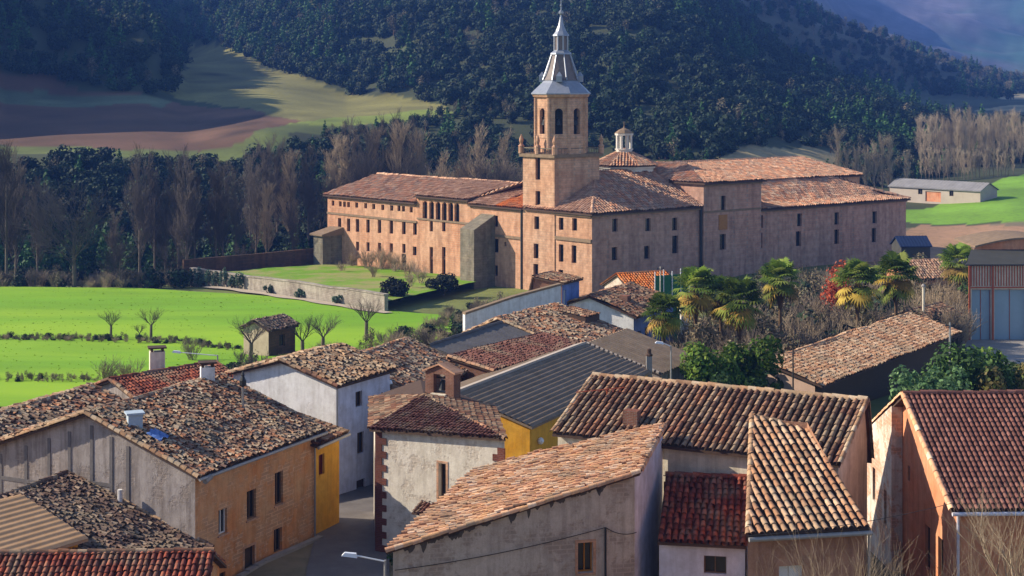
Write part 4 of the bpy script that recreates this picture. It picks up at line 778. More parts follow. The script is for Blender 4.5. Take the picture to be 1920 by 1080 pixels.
# ---- 6: chapel with quoins, hipped front and bell gable
CA, CB = lv(705, 803, 20.7), lv(946, 819, 21.2); zA, zB = 20.7, 21.2; d = (CB - CA).normalized(); inn = V2(-d.y, d.x); Lc = (CB - CA).length
ch = thing('chapel', 'cream chapel with toothed red brick corners, a slit window and a brick bell gable', 'chapel', (CA.x, CA.y, 14))
mb = MB(); oc = [(Lc * .5, Lc * .5 + .48, 17.3, 19.3)]; od = [(Lc * .40, Lc * .40 + 1.3, 14.2, 16.4)]; wall(mb, CA, CB, 13, 20.7, oc + od, dep=.35); q0 = CA; mb.face((v3(CA, 20.7), v3(CB, 20.7), v3(CB, zB)))
back = V2(-.10, 1).normalized(); cb_, ca_ = CB + back * 9, CA + back * 9
wall(mb, CB, cb_, 13, 21.2); wall(mb, cb_, ca_, 13, 20.7); wall(mb, ca_, CA, 13, 20.7); mb.build('wall', 'chapel_wall', ch)
window(ch, CA, CB, oc[0], dep=.35, frame='wood', bars=False, surround='stone2'); window(ch, CA, CB, od[0], name='door', dep=.35, frame='wood', pane='wood', bars=False)
n = V2(d.y, -d.x)
for P, s in ((CA, 1), (CB, -1)):
    z = 13.2; i = 0; mb = MB()
    while z < 20.3:
        wq = .42 if i % 2 else .72; a = P - d * s * .03 + n * .05; b = P + d * s * wq + n * .05
        f = [a, b, b - n * .09, a - n * .09]; f = f if s > 0 else [f[1], f[0], f[3], f[2]]; mb.prism(f, z, z + .36); z += .37; i += 1
    mb.build('quoins', 'quoin', ch)
mb = MB(); apx = at(795, 742, 92.5); rear = apx + Vector((back.x * 5, back.y * 5, 0)); fa, fb = v3(CA - d * .25 + n * .3, zA - .03), v3(CB + d * .25 + n * .3, zB - .03)
poly = [fa, fb, apx]; slab(mb, poly, .12); tiles(mb, poly, inn, .24, .34, pal='maroon', jit=.02, seg=4)
la = v3(ca_ - d * .3, 20.6); poly = [la, fa, apx, rear]; slab(mb, poly, .05); tiles(mb, [la, fa, apx], d, .24, .34, pal='brown', seg=4); rb_ = v3(cb_ + d * .3, 21.0); slab(mb, [fb, rb_, rear, apx], .05); tiles(mb, [fb, rb_, apx], -d, .24, .34, pal='brown', seg=4)
capline(mb, fa, apx, .13, .4, 'ochre'); capline(mb, fb, apx, .13, .4, 'brown'); mb.build('roof', ['tile', 'lath'], ch)
# bell gable of brick with a round-headed opening
bc = at(824, 745, 93.2); bw_ = 2.0; ba, bb = V2(bc.x, bc.y) - d * bw_ / 2, V2(bc.x, bc.y) + d * bw_ / 2; zt = at(0, 700, 93).z; zb = 20.6
mb = MB(); oz = (bw_ / 2 - .42, bw_ / 2 + .42, 21.75, 22.85)
for s, (P, Q) in enumerate(((ba, bb), (bb + inn * .7, ba + inn * .7))): wall(mb, P, Q, zb, zt, [oz], dep=.35)
wall(mb, bb, bb + inn * .7, zb, zt); wall(mb, ba + inn * .7, ba, zb, zt)
pq = lambda u, z, k=0: (ba.x + d.x * u + inn.x * k, ba.y + d.y * u + inn.y * k, z)
mb.face((pq(0, zt), pq(bw_, zt), pq(bw_ / 2, zt + .42))); mb.face((pq(bw_, zt, .7), pq(0, zt, .7), pq(bw_ / 2, zt + .42, .7)))
bg_ = mb.build('bell_gable', 'brick', ch)
mb = MB()
for s in (-.12, bw_ / 2): 
    a, b = (-.15, bw_ / 2) if s < 0 else (bw_ / 2, bw_ + .15); za, zb2 = (zt - .02, zt + .46) if s < 0 else (zt + .46, zt - .02)
    mb.box6([pq(a, za, -.12), pq(b, zb2, -.12), pq(b, zb2, .82), pq(a, za, .82), pq(a, za + .1, -.12), pq(b, zb2 + .1, -.12), pq(b, zb2 + .1, .82), pq(a, za + .1, .82)])
mb.build('coping', 'stone2', bg_); mb = MB(); mb.box6([pq(.5, 21.55, -.2), pq(1.5, 21.55, -.2), pq(1.5, 21.55, .1), pq(.5, 21.55, .1), pq(.5, 21.74, -.2), pq(1.5, 21.74, -.2), pq(1.5, 21.74, .1), pq(.5, 21.74, .1)]); mb.build('sill', 'cream_wall', bg_)
mb = MB(); c = pq(1, 0, .35); mb.lathe((c[0], c[1], 21.9), [(.28, 0), (.24, .1), (.16, .45), (.05, .6)], 10); mb.bar(pq(.58, 22.6, .35), pq(1.42, 22.6, .35), .05); mb.build('bell', 'iron', bg_)
# little tiled hood over the chapel door
mb = MB(); u0 = Lc * .40; h_ = [pqd for pqd in (CA + d * (u0 - .35), CA + d * (u0 + 1.65))]; f0, f1 = h_[0] + n * .85, h_[1] + n * .85; poly = [v3(f0, 16.65), v3(f1, 16.65), v3(h_[1], 17.0), v3(h_[0], 17.0)]; slab(mb, poly, .1); tiles(mb, poly, inn, .24, .3, pal='maroon', seg=4); mb.build('door_hood', ['tile', 'lath'], ch)
# ---- 7: house behind the chapel and white house, messy roof; a brick lean-to with red opening
A = lv(735, 752, 18.6); B = lv(872, 692, 18.6)
H = house('tan_roof_house', 'house with a rough tan roof squeezed between the white house and the brick bell gable', A, B, 9.5, 18.6, 20.5, walls='grey_wall', z0=11.5, pal='old', pitch=.27, length=.36, jit=.06, yaw=.25, oe=.4, verge='ochre')
c = onroof(H, 2.0, 1.2); mb = MB(); mb.lathe((c.x, c.y, c.z + .15), [(.16, 0), (.28, .12), (.22, .3), (.05, .36)], 10); mb.build('vent_dome', 'lamp', H['roof'])
A = lv(731, 772, 17.9); B = lv(768, 757, 17.9)
H = house('brick_lean_to', 'small brick lean-to with a dark red opening behind the chapel roof', A, B, 3, 17.9, 18.3, walls='brick', z0=11.5, pal='brown', d=2.9, ops={'f': [(.4, 1.7, 16.6, 17.6, 'window', 'frame_red', 'frame_red')]})
# ---- 8: long grey striped-roof barn with yellow wall, and the second ridged roof behind
A = V2(.3, 97.6); rA = lv(858, 738, 20.0); rB = lv(1097, 646, 20.0); e = (rB - rA).normalized(); q = V2(e.y, -e.x)
dd = (lv(962, 812, 18.45) - rA).dot(q); Lr = (rB - rA).length
H = house('long_barn', 'long barn with dark striped roof, pale ridge and bright yellow wall behind the chapel', rA + q * dd, rB + q * dd, dd * 2, 18.45, 20.0, walls='yellow_wall', z0=11.5, rm=['sheet', 'sheet'], ribs=('eave', .42, .13), oe=.25, ov=.2)
mb = MB(); x, y = H['front'][3], H['front'][2]; sd_ = Vector((-q.x, -q.y, 0)); up = Vector((0, 0, 1)); sl = Vector((-q.x, -q.y, -(20 - 18.45) / dd)).normalized()
mb.box6([tuple(x - sl * .05), tuple(y - sl * .05), tuple(y + sl * 1.0), tuple(x + sl * 1.0)] + [tuple(p_ + up * .22) for p_ in (x - sl * .05, y - sl * .05, y + sl * 1.0, x + sl * 1.0)]); mb.build('ridge_board', 'palesheet', H['t'])
c = H['A'] + H['e'] * 1.3 - H['p'] * .15; t = thing('wall_lamp', 'small white globe lamp on the yellow wall of the long barn', 'lamp', (c.x, c.y, 17.1)); mb = MB(); mb.bar((*(c + H['p'] * .2), 17.2), (*(c - H['p'] * .1), 17.25), .03); mb.build('bracket', 'iron', t); mb = MB(); mb.lathe((c.x, c.y, 17), [(.05, 0), (.17, .08), (.22, .22), (.17, .36), (.05, .44)], 10); mb.build('globe', 'lamp', t)
A = lv(1225, 704, 17.6); B = lv(1322, 666, 17.6); rA = lv(1103, 644, 19.4); rB = lv(1176, 618, 19.4); e = (rB - rA).normalized(); q = V2(e.y, -e.x); dd = (A - rA).dot(q); s0 = (A - rA).dot(e)
H = house('ribbed_roof_shed', 'shed with a dark ribbed sheet roof behind the far end of the long barn', rA + q * dd, rA + e * (rB - rA).length + q * dd, dd * 1.6, 17.6, 19.4, d=dd, walls='grey_wall', z0=11, rm=['sheet', 'sheet'], ribs=('slope', .5, .12), oe=.25, ov=.2)
mb = MB()
for i in range(16):
    t_ = (i + .5) / 16; p_ = H['front'][0] + (H['front'][3] - H['front'][0]) * t_; mb.bar(p_ + Vector((0, 0, .05)), p_ + (H['front'][3] - H['front'][0]) * .035 + Vector((0, 0, .05)), .13, k=6)
mb.build('verge_tiles', 'palesheet', H['roof'])
c = lv(1217, 690, 18.6); t = thing('chimney_stack', 'short thick brownish pipe chimney rising between the long barn and the big tiled roof', 'chimney', (c.x, c.y, 15)); mb = MB(); mb.box((c.x, c.y, 12.5), .42, .42, 7.0); mb.build('shaft', 'concrete', t); mb = MB(); mb.lathe((c.x, c.y, 19.5), [(.27, 0), (.27, .12), (.16, .2), (.16, .5), (.05, .55)], 8); mb.build('pot', 'lath', t)
# red low parapet roof between grey roof and barn
A = lv(925, 694, 18.9); B = lv(1092, 650, 18.9)
H = house('low_red_house', 'narrow low red-walled house between the grey roof and the striped barn', A, B, 4.0, 18.9, 19.5, walls='brick', z0=11, pal='maroon', d=3.9, oe=.25, verge='monw', jit=.03)
# ---- 9: grey roofed house with a tiled verge, and tiled house behind with white walls
A = lv(880, 706, 18.4); B = lv(1016, 650, 18.4); rA = lv(806, 648, 19.8); rB = lv(938, 606, 19.8); e = (rB - rA).normalized(); q = V2(e.y, -e.x); dd = (A - rA).dot(q)
H = house('grey_roofed_house', 'house with a smooth grey cement sheet roof and tiled left verge', rA + q * dd, rB + q * dd, dd * 1.7, 18.4, 19.8, d=dd, walls='grey_wall', z0=10.5, rm=['greyroof', 'greyroof'], ribs=('slope', 1.1, .03), ridge='brown', oe=.3)
rA = lv(936, 598, 20.0); rB = lv(1042, 572, 20.0); e = (rB - rA).normalized(); q = V2(e.y, -e.x)
H = house('speckled_roof_house', 'house with a sagging speckled brown tile roof and dormer below the white garden wall', rA + q * 7.5, rB + q * 7.5, 12, 17.9, 20.0, d=7.5, walls='grey_wall', z0=10, pal='old', pitch=.3, length=.42, jit=.06, yaw=.22, verge='ochre', seg=4)
c = onroof(H, 8.5, 4.4); mb = MB(); dn = [c + Vector((H['e'].x * a + H['p'].x * b, H['e'].y * a + H['p'].y * b, z)) for a, b, z in ((-1.3, -1.2, .35), (1.3, -1.2, .35), (1.3, 1.6, .75), (-1.3, 1.6, .75))]; slab(mb, dn, .1); tiles(mb, dn, H['p'], .3, .4, pal='brown', seg=4); mb.cur = 1; mb.prism([(p_.x, p_.y) for p_ in dn], c.z - .6, [p_.z - .11 for p_ in dn]); mb.build('dormer', ['tile', 'lath'], H['roof'])
pts = [at(872, 590, 150), at(960, 560, 153), at(1052, 535, 156)]
freewall('white_wall', 'long stepped white garden wall below the monastery with a sloping top', [(p.x, p.y, 9, p.z) for p in pts], .4, 'white_wall', 'cornice')
# white house with blue end and tiled roof
A = lv(1178, 590, 17.2); B = lv(1245, 571, 17.2); rA = lv(1066, 536, 18.7); 
H = house('blue_house', 'white and blue house with a low tiled roof behind the palms', lv(1188, 592, 17.0), lv(1262, 566, 17.0), 9.2, 17.0, 18.6, walls={'f': 'blue_wall', 'r': 'white_wall', 'b': 'white_wall', 'l': 'white_wall'}, z0=9, pal='brown', pitch=.32, length=.45, jit=.05, yaw=.15, oe=.4, ov=.35, seg=4, ops={'f': [(.8, 1.9, 13.3, 15.3, 'door', 'wood', 'glass'), (3.0, 3.9, 14.2, 15.4)], 'l': [(6.2, 6.9, 14.8, 15.8, 'window', 'frame_white')]})
c = onroof(H, 3.2, 2.2); mb = MB(); mb.box((c.x, c.y, c.z - .2), 1.0, .9, .9, H['e'].angle_signed(V2(1, 0))); mb.build('chimney', 'brick', H['roof'])
A = lv(1075, 560, 18.2)
H = house('blue_porch', 'narrow blue and white porch block at the corner of the white garden wall', lv(1054, 530, 20.0), lv(1086, 522, 20.0), 3.2, 20.0, 20.4, walls={'f': 'blue_wall', 'r': 'white_wall', 'b': 'white_wall', 'l': 'brick'}, z0=9, pal='brown', d=3.1, ops={'f': [(.3, .9, 17.4, 19.2, 'door', 'frame_white', 'frame_white')]})
H = house('orange_roof_house', 'house with a new bright orange tile roof beneath the monastery south wall', lv(1185, 546, 16.2), lv(1272, 541, 16.2), 7, 16.2, 17.7, walls='stain_wall', z0=8, pal='orange', pitch=.34, length=.45, seg=4)
# ---- 10: pink-roofed house in the foreground street: one long slope falling to the sunny left end
E1, E2, R2, R1 = lv(722, 1030, 19.6), lv(1192, 884, 22.4), lv(1246, 797, 23.2), lv(892, 886, 20.9); z0 = 13.5
pk = thing('pink_roof_house', 'long stained grey house with a bright pinkish tiled roof in the foreground', 'house', (E1.x, E1.y, 14.5))
L1 = (E2 - E1).length; ee = (E2 - E1).normalized(); nn = V2(ee.y, -ee.x); k_ = 2.8 / L1
def pz(p): return 19.6 + k_ * (p - E1).dot(ee)
i1_, i2_, i3_, i4_ = E1 + ee * .35, E2 - ee * .05, R2 - ee * .1, R1 + ee * .35
oo = [(8.3, 9.0, 18.0, 19.35, 'window', mat('orange_paint', (.55, .22, .03), noise=.4, nscale=5))]
for P, Q, m, o in ((i1_, i2_, 'stain_wall', oo), (i2_, i3_, 'blue_and_shade_wall', []), (i3_, i4_, 'stain_wall', []), (i4_, i1_, 'stain_wall', [])):  # pale blue on the right wall puts its shade into the colour
    a_, b_ = pz(P) - .03, pz(Q) - .03; mb = MB(); wall(mb, P, Q, z0, min(a_, b_), o, dep=.3, prof=[(0, a_), ((Q - P).length, b_)]); mb.build('wall', m, pk)
window(pk, i1_, i2_, oo[0], dep=.3, frame=oo[0][5], surround='stone2', sill='stone2')
mb = MB(); poly = [v3(p_, pz(p_)) for p_ in (R1, E1 + nn * .3, E2 + nn * .3 + ee * .1, R2)]; slab(mb, poly, .14); tiles(mb, poly, ee, .27, .38, pal='pink', jit=.03, yaw=.06, edir=(*(-nn), 0))
capline(mb, poly[1], poly[2], .14, .4, 'pink'); capline(mb, poly[2], poly[3], .14, .4, 'pink'); prf = mb.build('roof', ['tile', 'lath'], pk)
# stains of broken render below the eave
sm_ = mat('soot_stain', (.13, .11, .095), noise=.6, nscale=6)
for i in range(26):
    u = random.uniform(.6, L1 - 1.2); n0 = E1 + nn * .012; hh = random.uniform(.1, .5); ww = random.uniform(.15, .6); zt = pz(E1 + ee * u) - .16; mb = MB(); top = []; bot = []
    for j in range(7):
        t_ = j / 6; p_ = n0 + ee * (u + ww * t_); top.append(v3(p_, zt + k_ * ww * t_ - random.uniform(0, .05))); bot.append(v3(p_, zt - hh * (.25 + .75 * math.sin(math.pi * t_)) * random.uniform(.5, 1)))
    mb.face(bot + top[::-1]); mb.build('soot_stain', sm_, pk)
mb = MB(); p_ = E1 + ee * 9.9 + nn * .1; mb.bar(v3(p_, 17.6), v3(p_, 20.0), .05); mb.build('cable_riser', 'iron', pk)
def cable(name, label, pts, r=.025, sag=.25, cat='cable'):
    mb = MB()
    for a, b in zip(pts, pts[1:]):
        a = Vector(a); b = Vector(b); prev = a
        for i in range(1, 11):
            t = i / 10; q_ = a + (b - a) * t - Vector((0, 0, sag * 4 * t * (1 - t))); mb.bar(prev, q_, r, k=4); prev = q_
    return tag(mb.build(name, 'cable', loc=tuple(pts[0])), label, cat)
cable('wall_cable', 'black cable sagging along the stained wall below the pink tiled roof', [v3(E1 + ee * .4 + nn * .12, 18.7), v3(E1 + ee * 9.9 + nn * .12, 20.0), v3(E2 + nn * .12, 19.7)], .02, .18)
H = house('shaded_tile_annex', 'low blue-white annex with a dark red tile roof shaded by the pink-roofed house', lv(1236, 1008, 19.4), lv(1397, 1016, 19.4), 4.6, 19.4, 21.1, d=4.5, walls='blue_and_shade_wall', z0=13, pal='red', pitch=.30, length=.4, oe=.3, ov=.05, jit=.02, ops={'f': [(2.0, 3.0, 17.9, 18.7), (2.2, 3.2, 15.0, 17.0, 'door', 'wood', 'wood')]})
# ---- 11: big ribbed tile roof in the centre right
H = house('wide_tiled_house', 'cream house under a wide roof of bold dark and light barrel tiles, centre right', lv(1046, 806, 22.4), lv(1572, 863, 22.4), 5.3, 22.4, 24.3, d=4.75, walls='cream_wall', z0=13, pal='brown', pitch=.36, length=.5, jit=.012, yaw=.02, r_=.118, colmix=.6, oe=.35, ov=.15, pans=False, verge='ochre', ridge='ochre')
c = onroof(H, 3.6, 1.0); chimney(H['roof'], c, c.z - .3, c.z + .75, .75, .6, 'brick', -.4, cap=False)
c = onroof(H, 1.4, 3.0); t = thing('tv_aerial', 'thin rusty television aerial lying level over the left end of the wide tiled roof', 'aerial', tuple(c)); mb = MB(); mb.bar(tuple(c), (c.x, c.y, c.z + .5), .03); mb.build('mast', 'red_paint', t); mb = MB(); mb.bar((c.x - 1.6, c.y - .3, c.z + .35), (c.x + .9, c.y + .2, c.z + .5), .03)
for i in range(7): x = c.x - 1.5 + i * .36; mb.bar((x, c.y - .35, c.z + .38), (x, c.y + .25, c.z + .38), .012, k=4)
mb.build('boom', 'red_paint', t)
# ---- 12: trapezoid tile roof house
g0, g1, g2, g3 = lv(1403, 1004, 21.4), lv(1633, 991, 21.4), lv(1518, 787, 24.5), lv(1410, 780, 24.5)
tr = thing('steep_tiled_house', 'brown house with a tapering sunlit barrel-tile roof between the annex and the salmon house', 'house', (g0.x, g0.y, 16))
dd = (g1 - g0).normalized(); nn2 = V2(dd.y, -dd.x); L2 = (g1 - g0).length; oo = [(1.35, 2.4, 18.6, 19.95, 'window', 'frame_white', 'frame_white')]
w0, w1 = g0 + dd * .1 - nn2 * .35, g1 - dd * .15 - nn2 * .35; mb = MB(); wall(mb, w0, w1, 13, 21.4, oo); mb.build('wall', 'brown_wall', tr); window(tr, w0, w1, oo[0], frame='frame_white', pane='frame_white')
w2, w3 = g2 - dd * .15 + nn2 * .1, g3 + dd * .1 + nn2 * .1
for P, Q, a, b in ((w1, w2, 21.45, 24.4), (w2, w3, 24.4, 24.4), (w3, w0, 24.4, 21.45)):
    mb = MB(); wall(mb, P, Q, 13, min(a, b), prof=[(0, a), ((Q - P).length, b)] if a != b else None); mb.build('wall', 'brown_wall', tr)
mb = MB(); sl1 = (24.5 - 21.4) / (g3 - g0).dot(-nn2)
poly = [v3(p_, 21.4 + sl1 * (p_ - g0).dot(-nn2)) for p_ in (g0, g1, g2, g3)]; slab(mb, poly, .13); sk = (g2 - g1); 
tiles(mb, poly, -nn2, .36, .5, r=.118, pal='tan', colmix=.5, jit=.012, yaw=.02, pans=False)
capline(mb, poly[0], poly[3], .14, .4, 'ochre'); capline(mb, poly[3], poly[2], .14, .4, 'ochre'); mb.build('roof', ['tile', 'lath'], tr)
mb = MB(); mb.bar(v3(g0 + nn2 * .1, 21.25), v3(g1 + nn2 * .1, 21.25), .1, k=8); mb.build('gutter', 'zinc', tr); mb = MB(); mb.bar(v3(g1 + nn2 * -.2, 14), v3(g1 - nn2 * .2, 21.2), .06); mb.build('downpipe', 'zinc', tr)
# ---- 13: salmon house at right
g0 = lv(1784, 948, 21.4); gl = lv(1592, 806, 21.4); e = V2(1, .035).normalized(); W = (gl - g0).length; px_ = V2(-e.y, e.x)
H = house('salmon_house', 'salmon rendered gabled house with a smooth dark tile roof at the right edge', g0 + e * .35, g0 + e * 13, 14.5, 21.4, 24.8, walls={'f': 'salmon_wall', 'r': 'salmon_wall', 'b': 'worn_wall', 'l': 'salmon_wall'}, z0=13.5, pal='maroon', pitch=.25, length=.36, jit=.006, yaw=.01, rm=['tile_plain', 'lath'], gutter='blue_and_shade_wall', oe=.35, ov=.45, verge='pink', pans=True,
          ops={'l': [(9.4, 10.2, 17.2, 19.2), (11.4, 12.2, 17.2, 19.2), (6.5, 6.9, 20.5, 21.25)]})
sa = H
# projecting whitewashed rear block of the same house
bA = H['D'] - H['e'] * .55; mb = MB(); q1 = bA; q2 = bA - H['p'] * 5.6; o1 = [(2.0, 2.55, 18.4, 20.1), (4.2, 4.7, 17.8, 19.5)]
wall(mb, q1, q2, 13.5, 21.35, o1, dep=.3, prof=[(0, 21.35), (5.6, 23.95)]); wall(mb, q2, q2 + H['e'] * .54, 13.5, 23.9); mb.build('rear_wall', 'worn_wall', H['t'])
for o in o1: window(H['t'], q1, q2, o, dep=.3, frame='frame', split=True)
mb = MB(); q3 = v3(H['A'] - H['p'] * .14 - H['e'] * .1, 0); mb.bar((q3.x, q3.y, 14), (q3.x, q3.y, 21.2), .06); mb.build('downpipe', 'blue_and_shade_wall', H['t'])
c = onroof(H, 4.75, 2.3); mb = MB(); mb.lathe((c.x, c.y, c.z - .2), [(.34, 0), (.34, .9), (.3, .95), (.3, 1.2)], 12); mb.build('chimney', 'white_wall', H['roof']); mb = MB(); mb.lathe((c.x, c.y, c.z + 1.0), [(.2, 0), (.2, .35), (.42, .4), (.1, .65)], 10); 
for i in range(3): mb.box((c.x - .4 + .4 * i, c.y - .5, c.z - .15), .3, .3, .3, .3)
mb.build('chimney_cowl', 'lamp', H['roof'])
# ---- 14: long shed in the garden, brick hut with pipe, workshop
A = lv(1528, 716, 16.0); B = lv(1782, 620, 16.0); 
H = house('garden_shed', 'long low pink-walled shed with a sunlit orange-brown tile roof beside the dark green bushes', A, B, 6.6, 16.0, 17.15, d=4.2, walls={'f': 'wood', 'r': 'wood', 'b': 'wood', 'l': mat('pink_render', (.60, .42, .33), noise=.5, nscale=.8, dark=(.7, .66, .62), bump=.2)}, z0=11, pal='tan', pitch=.3, length=.42, jit=.03, oe=.9, ov=.4, seg=4)  # dark timber on the long walls stands in for their shade
H = house('brick_hut', 'small red brick hut at the far end of the long garden shed', lv(1738, 606, 14.0), lv(1802, 590, 14.0), 5, 14.0, 15.0, walls='brick', z0=10, pal='brown', pitch=.32, seg=4)
c = onroof(H, 2.4, 1.6); t = thing('flue_pipe', 'tall thin pale flue pipe rising from the brick hut', 'flue', tuple(c)); mb = MB(); mb.bar((c.x, c.y, c.z - .3), (c.x, c.y, c.z + 2.9), .14, k=8); mb.build('pipe', 'cream_wall', t); mb = MB(); mb.lathe((c.x, c.y, c.z + 2.9), [(.26, 0), (.26, .1), (.1, .3)], 8); mb.build('cap', 'concrete', t)
# workshop with big blue-grey doors
wk = thing('workshop', 'workshop with tall blue-grey metal doors in red frames at the right edge', 'workshop', (51.5, 181, 10.4))
Yw = 181.; xl = (1816 - 960) * Yw / F; xr = xl + 14; zt = CZ - (495 - YH) * Yw / F; zb = 9.5; fA, fB = V2(xl, Yw), V2(xr, Yw + .4)
dd3 = (fB - fA).normalized(); oo = [(.35, 2.55, 10.45, 16.3), (2.95, 6.6, 10.45, 16.3), (7.0, 10.5, 10.45, 16.3)]
mb = MB(); wall(mb, fA, fB, zb, zt, oo, dep=.3); bk = V2(5.5, 13); wall(mb, fB, fB + bk, zb, zt); wall(mb, fB + bk, fA + bk, zb, zt); wall(mb, fA + bk, fA, zb, zt); mb.build('wall', 'cream_wall', wk)
for o in oo: window(wk, fA, fB, o, name='door', frame='red_paint', pane='door_blue', dep=.3, bars=True)
mb = MB(); n3 = V2(dd3.y, -dd3.x)
for u in (0.1, 2.75, 6.8, 10.7): p_ = fA + dd3 * u + n3 * .08; mb.box((p_.x, p_.y, 10.3), .2, .14, zt - 10.35)
p_ = fA + dd3 * 5.4 + n3 * .06; mb.box((p_.x, p_.y, 16.45), 10.6, .1, .16, math.atan2(dd3.y, dd3.x))
for i in range(34): p_ = fA + dd3 * (.3 + i * .31) + n3 * .05; mb.box((p_.x, p_.y, 16.7), .12, .06, zt - 16.8)
mb.build('frame', 'red_paint', wk)
mb = MB(); poly = [v3(fA + V2(-.4, -.5), zt), v3(fB + V2(.4, -.5), zt), v3(fB + V2(2.4, 5), zt + 1.1), v3(fA + V2(1.7, 5), zt + 1.1)]; slab(mb, poly, .15, 0); mb.build('canopy_roof', 'dark_roof', wk)
mb = MB(); arc = [(xl + 2.2 + 12 * t, zt + 1.2 + 1.1 * math.sin(math.pi * (t * .92 + .04))) for t in np.linspace(0, 1, 13)]
for (x0, z0_), (x1, z1_) in zip(arc, arc[1:]):
    mb.box6([(x0, Yw + 5, z0_), (x1, Yw + 5, z1_), (x1, Yw + 14, z1_), (x0, Yw + 14, z0_), (x0, Yw + 5, z0_ + .2), (x1, Yw + 5, z1_ + .2), (x1, Yw + 14, z1_ + .2), (x0, Yw + 14, z0_ + .2)])
mb.cur = 1; mb.face([(x, Yw + 5.3, z - .01) for x, z in arc][::-1] + [(arc[0][0], Yw + 5.3, zt), (arc[-1][0], Yw + 5.3, zt)]); mb.build('curved_roof', ['cornice', 'salmon_wall'], wk)
# ---- 15: meadow hut, valley barn, low pink house
A = at(508, 0, 1); gA = V2((512 - 960) * 176 / F, 176); 
H = house('stone_hut', 'small square stone hut with a brown roof standing in the green meadow', V2(-26.6, 174.8), V2(-24.2, 178.6), 3.6, 12.7, 13.5, walls={'f': 'brownstone', 'r': 'brownstone', 'b': 'rubble', 'l': mat('sunlit_side_stone', (.55, .44, .33), noise=.6, nscale=1, dark=(.6, .56, .52))}, z0=8, pal='dark', pitch=.32, length=.45, oe=.3, ov=.3, seg=4, jit=.05, yaw=.1, ops={'f': [(1.8, 2.7, 10.6, 11.9)]})  # sunlight and shade coloured in: pale sunward side, dark brown sides away from it
Yb = 378.; bA, bB = V2((1668 - 960) * 390 / F, 390), V2((1838 - 960) * 372 / F, 372)
H = house('valley_barn', 'long low pale barn with a grey roof in the green valley field, upper right', bA, bB, 7.5, 14.3, 15.9, walls='barn_wall', z0=10, rm=['barn_roof', 'barn_roof'], ribs=('slope', .9, .08), oe=.4, ov=.3, ops={'f': [(8.0, 9.2, 12.6, 13.9), (16.5, 17.6, 12.6, 13.9), (10.0, 14.2, 11.0, 13.4, 'door', 'salmon_wall', 'salmon_wall')]})
A = V2((1703 - 960) * 215 / F, 215); B = V2((1806 - 960) * 214 / F, 214)
H = house('low_pink_house', 'low pinkish house with a pale dusty roof in the scrub right of the monastery', A, A + V2(7.5, 2.4), 7, 13.3, 15.2, walls='salmon_wall', z0=8, pal='monw', pitch=.4, length=.55, seg=4, jit=.04)
Yq = 262.; A = V2((1690 - 960) * Yq / F, Yq); 
H = house('blue_roofed_shed', 'small open shed with a dark blue roof beside the right end of the monastery', A, A + V2(4.9, .6), 4.5, 12.9, 14.2, walls='dark_roof', z0=8, rm=[mat('dark_blue_sheet', (.02, .035, .09), noise=.4, nscale=1, rough=.6)] * 2, ribs=('slope', .5, .06), oe=.3)
# greenhouse netting and a white statue-like flue by the palms
gh = thing('net_frame', 'green netting stretched on white posts under the monastery south wall', 'netting', (*at(1250, 545, 172).xy, 12)); mb = MB(); a, b = at(1228, 548, 172), at(1292, 548, 174); zt = at(0, 517, 172).z
mb.box6([(a.x, a.y, 11), (b.x, b.y, 11), (b.x, b.y + .06, 11), (a.x, a.y + .06, 11), (a.x, a.y, zt), (b.x, b.y, zt), (b.x, b.y + .06, zt), (a.x, a.y + .06, zt)]); mb.build('net', 'net', gh)
for i in range(5): p_ = a + (b - a) * (i / 4); mb = MB(); mb.bar((p_.x, p_.y - .1, 10.5), (p_.x, p_.y - .1, zt + random.uniform(.3, .8)), .06); mb.build('post', 'white_wall', gh)
c = at(1284, 540, 168); t = thing('garden_pillar', 'white garden pillar with a rounded top next to the leftmost palms', 'pillar', (c.x, c.y, 11)); mb = MB(); mb.lathe((c.x, c.y, 10.5), [(.5, 0), (.5, 5.0), (.62, 5.1), (.62, 5.3), (.45, 5.5), (.3, 6.2), (.05, 6.4)], 10); mb.build('shaft', 'white_wall', t)
c = at(1272, 640, 133); t = thing('gate_pillar', 'short brick and plaster pillar below the palms', 'pillar', (c.x, c.y, 12)); mb = MB(); mb.box((c.x, c.y, 11.8), 1.0, 1.0, 3.4, .4); mb.build('shaft', 'stain_wall', t); mb = MB(); mb.box((c.x, c.y, 15.2), 1.2, 1.2, 1.3, .4); mb.lathe((c.x, c.y, 16.5), [(.85, 0), (.1, .5)], 4, 1.2); mb.build('head', 'brick', t)
# ---- street lamps and poles
def street_lamp(label, px, py, Y, zbase, arm, side):
    p = at(px, py, Y); t = thing('street_lamp', label, 'street lamp', (p.x, p.y, zbase), 'street lamps')
    mb = MB(); mb.bar((p.x, p.y, zbase), (p.x, p.y, p.z + .25), .07, .05, 8); mb.build('pole', 'zinc', t)
    mb = MB(); mb.bar((p.x, p.y, p.z + .2), (p.x + side * arm, p.y, p.z + .42), .035); mb.build('arm', 'lamp', t)
    mb = MB(); x = p.x + side * arm; s = side
    mb.box6([(x, p.y - .13, p.z + .36), (x + s * .62, p.y - .13, p.z + .44), (x + s * .62, p.y + .13, p.z + .44), (x, p.y + .13, p.z + .36), (x + s * .05, p.y - .08, p.z + .52), (x + s * .5, p.y - .08, p.z + .56), (x + s * .5, p.y + .08, p.z + .56), (x + s * .05, p.y + .08, p.z + .52)]); mb.build('lamp_head', 'lamp', t); return t
street_lamp('white street lamp on the corner of the pink-roofed house over the lane', 722, 1062, 63.6, 14, 1.1, -1)
street_lamp('slim street lamp behind the big tiled roof, in front of the palms', 1258, 655, 112, 13, .5, -1)
street_lamp('street lamp reaching left above the ridge of the red roof, against the meadow', 408, 672, 113, 12, 2.6, -1)
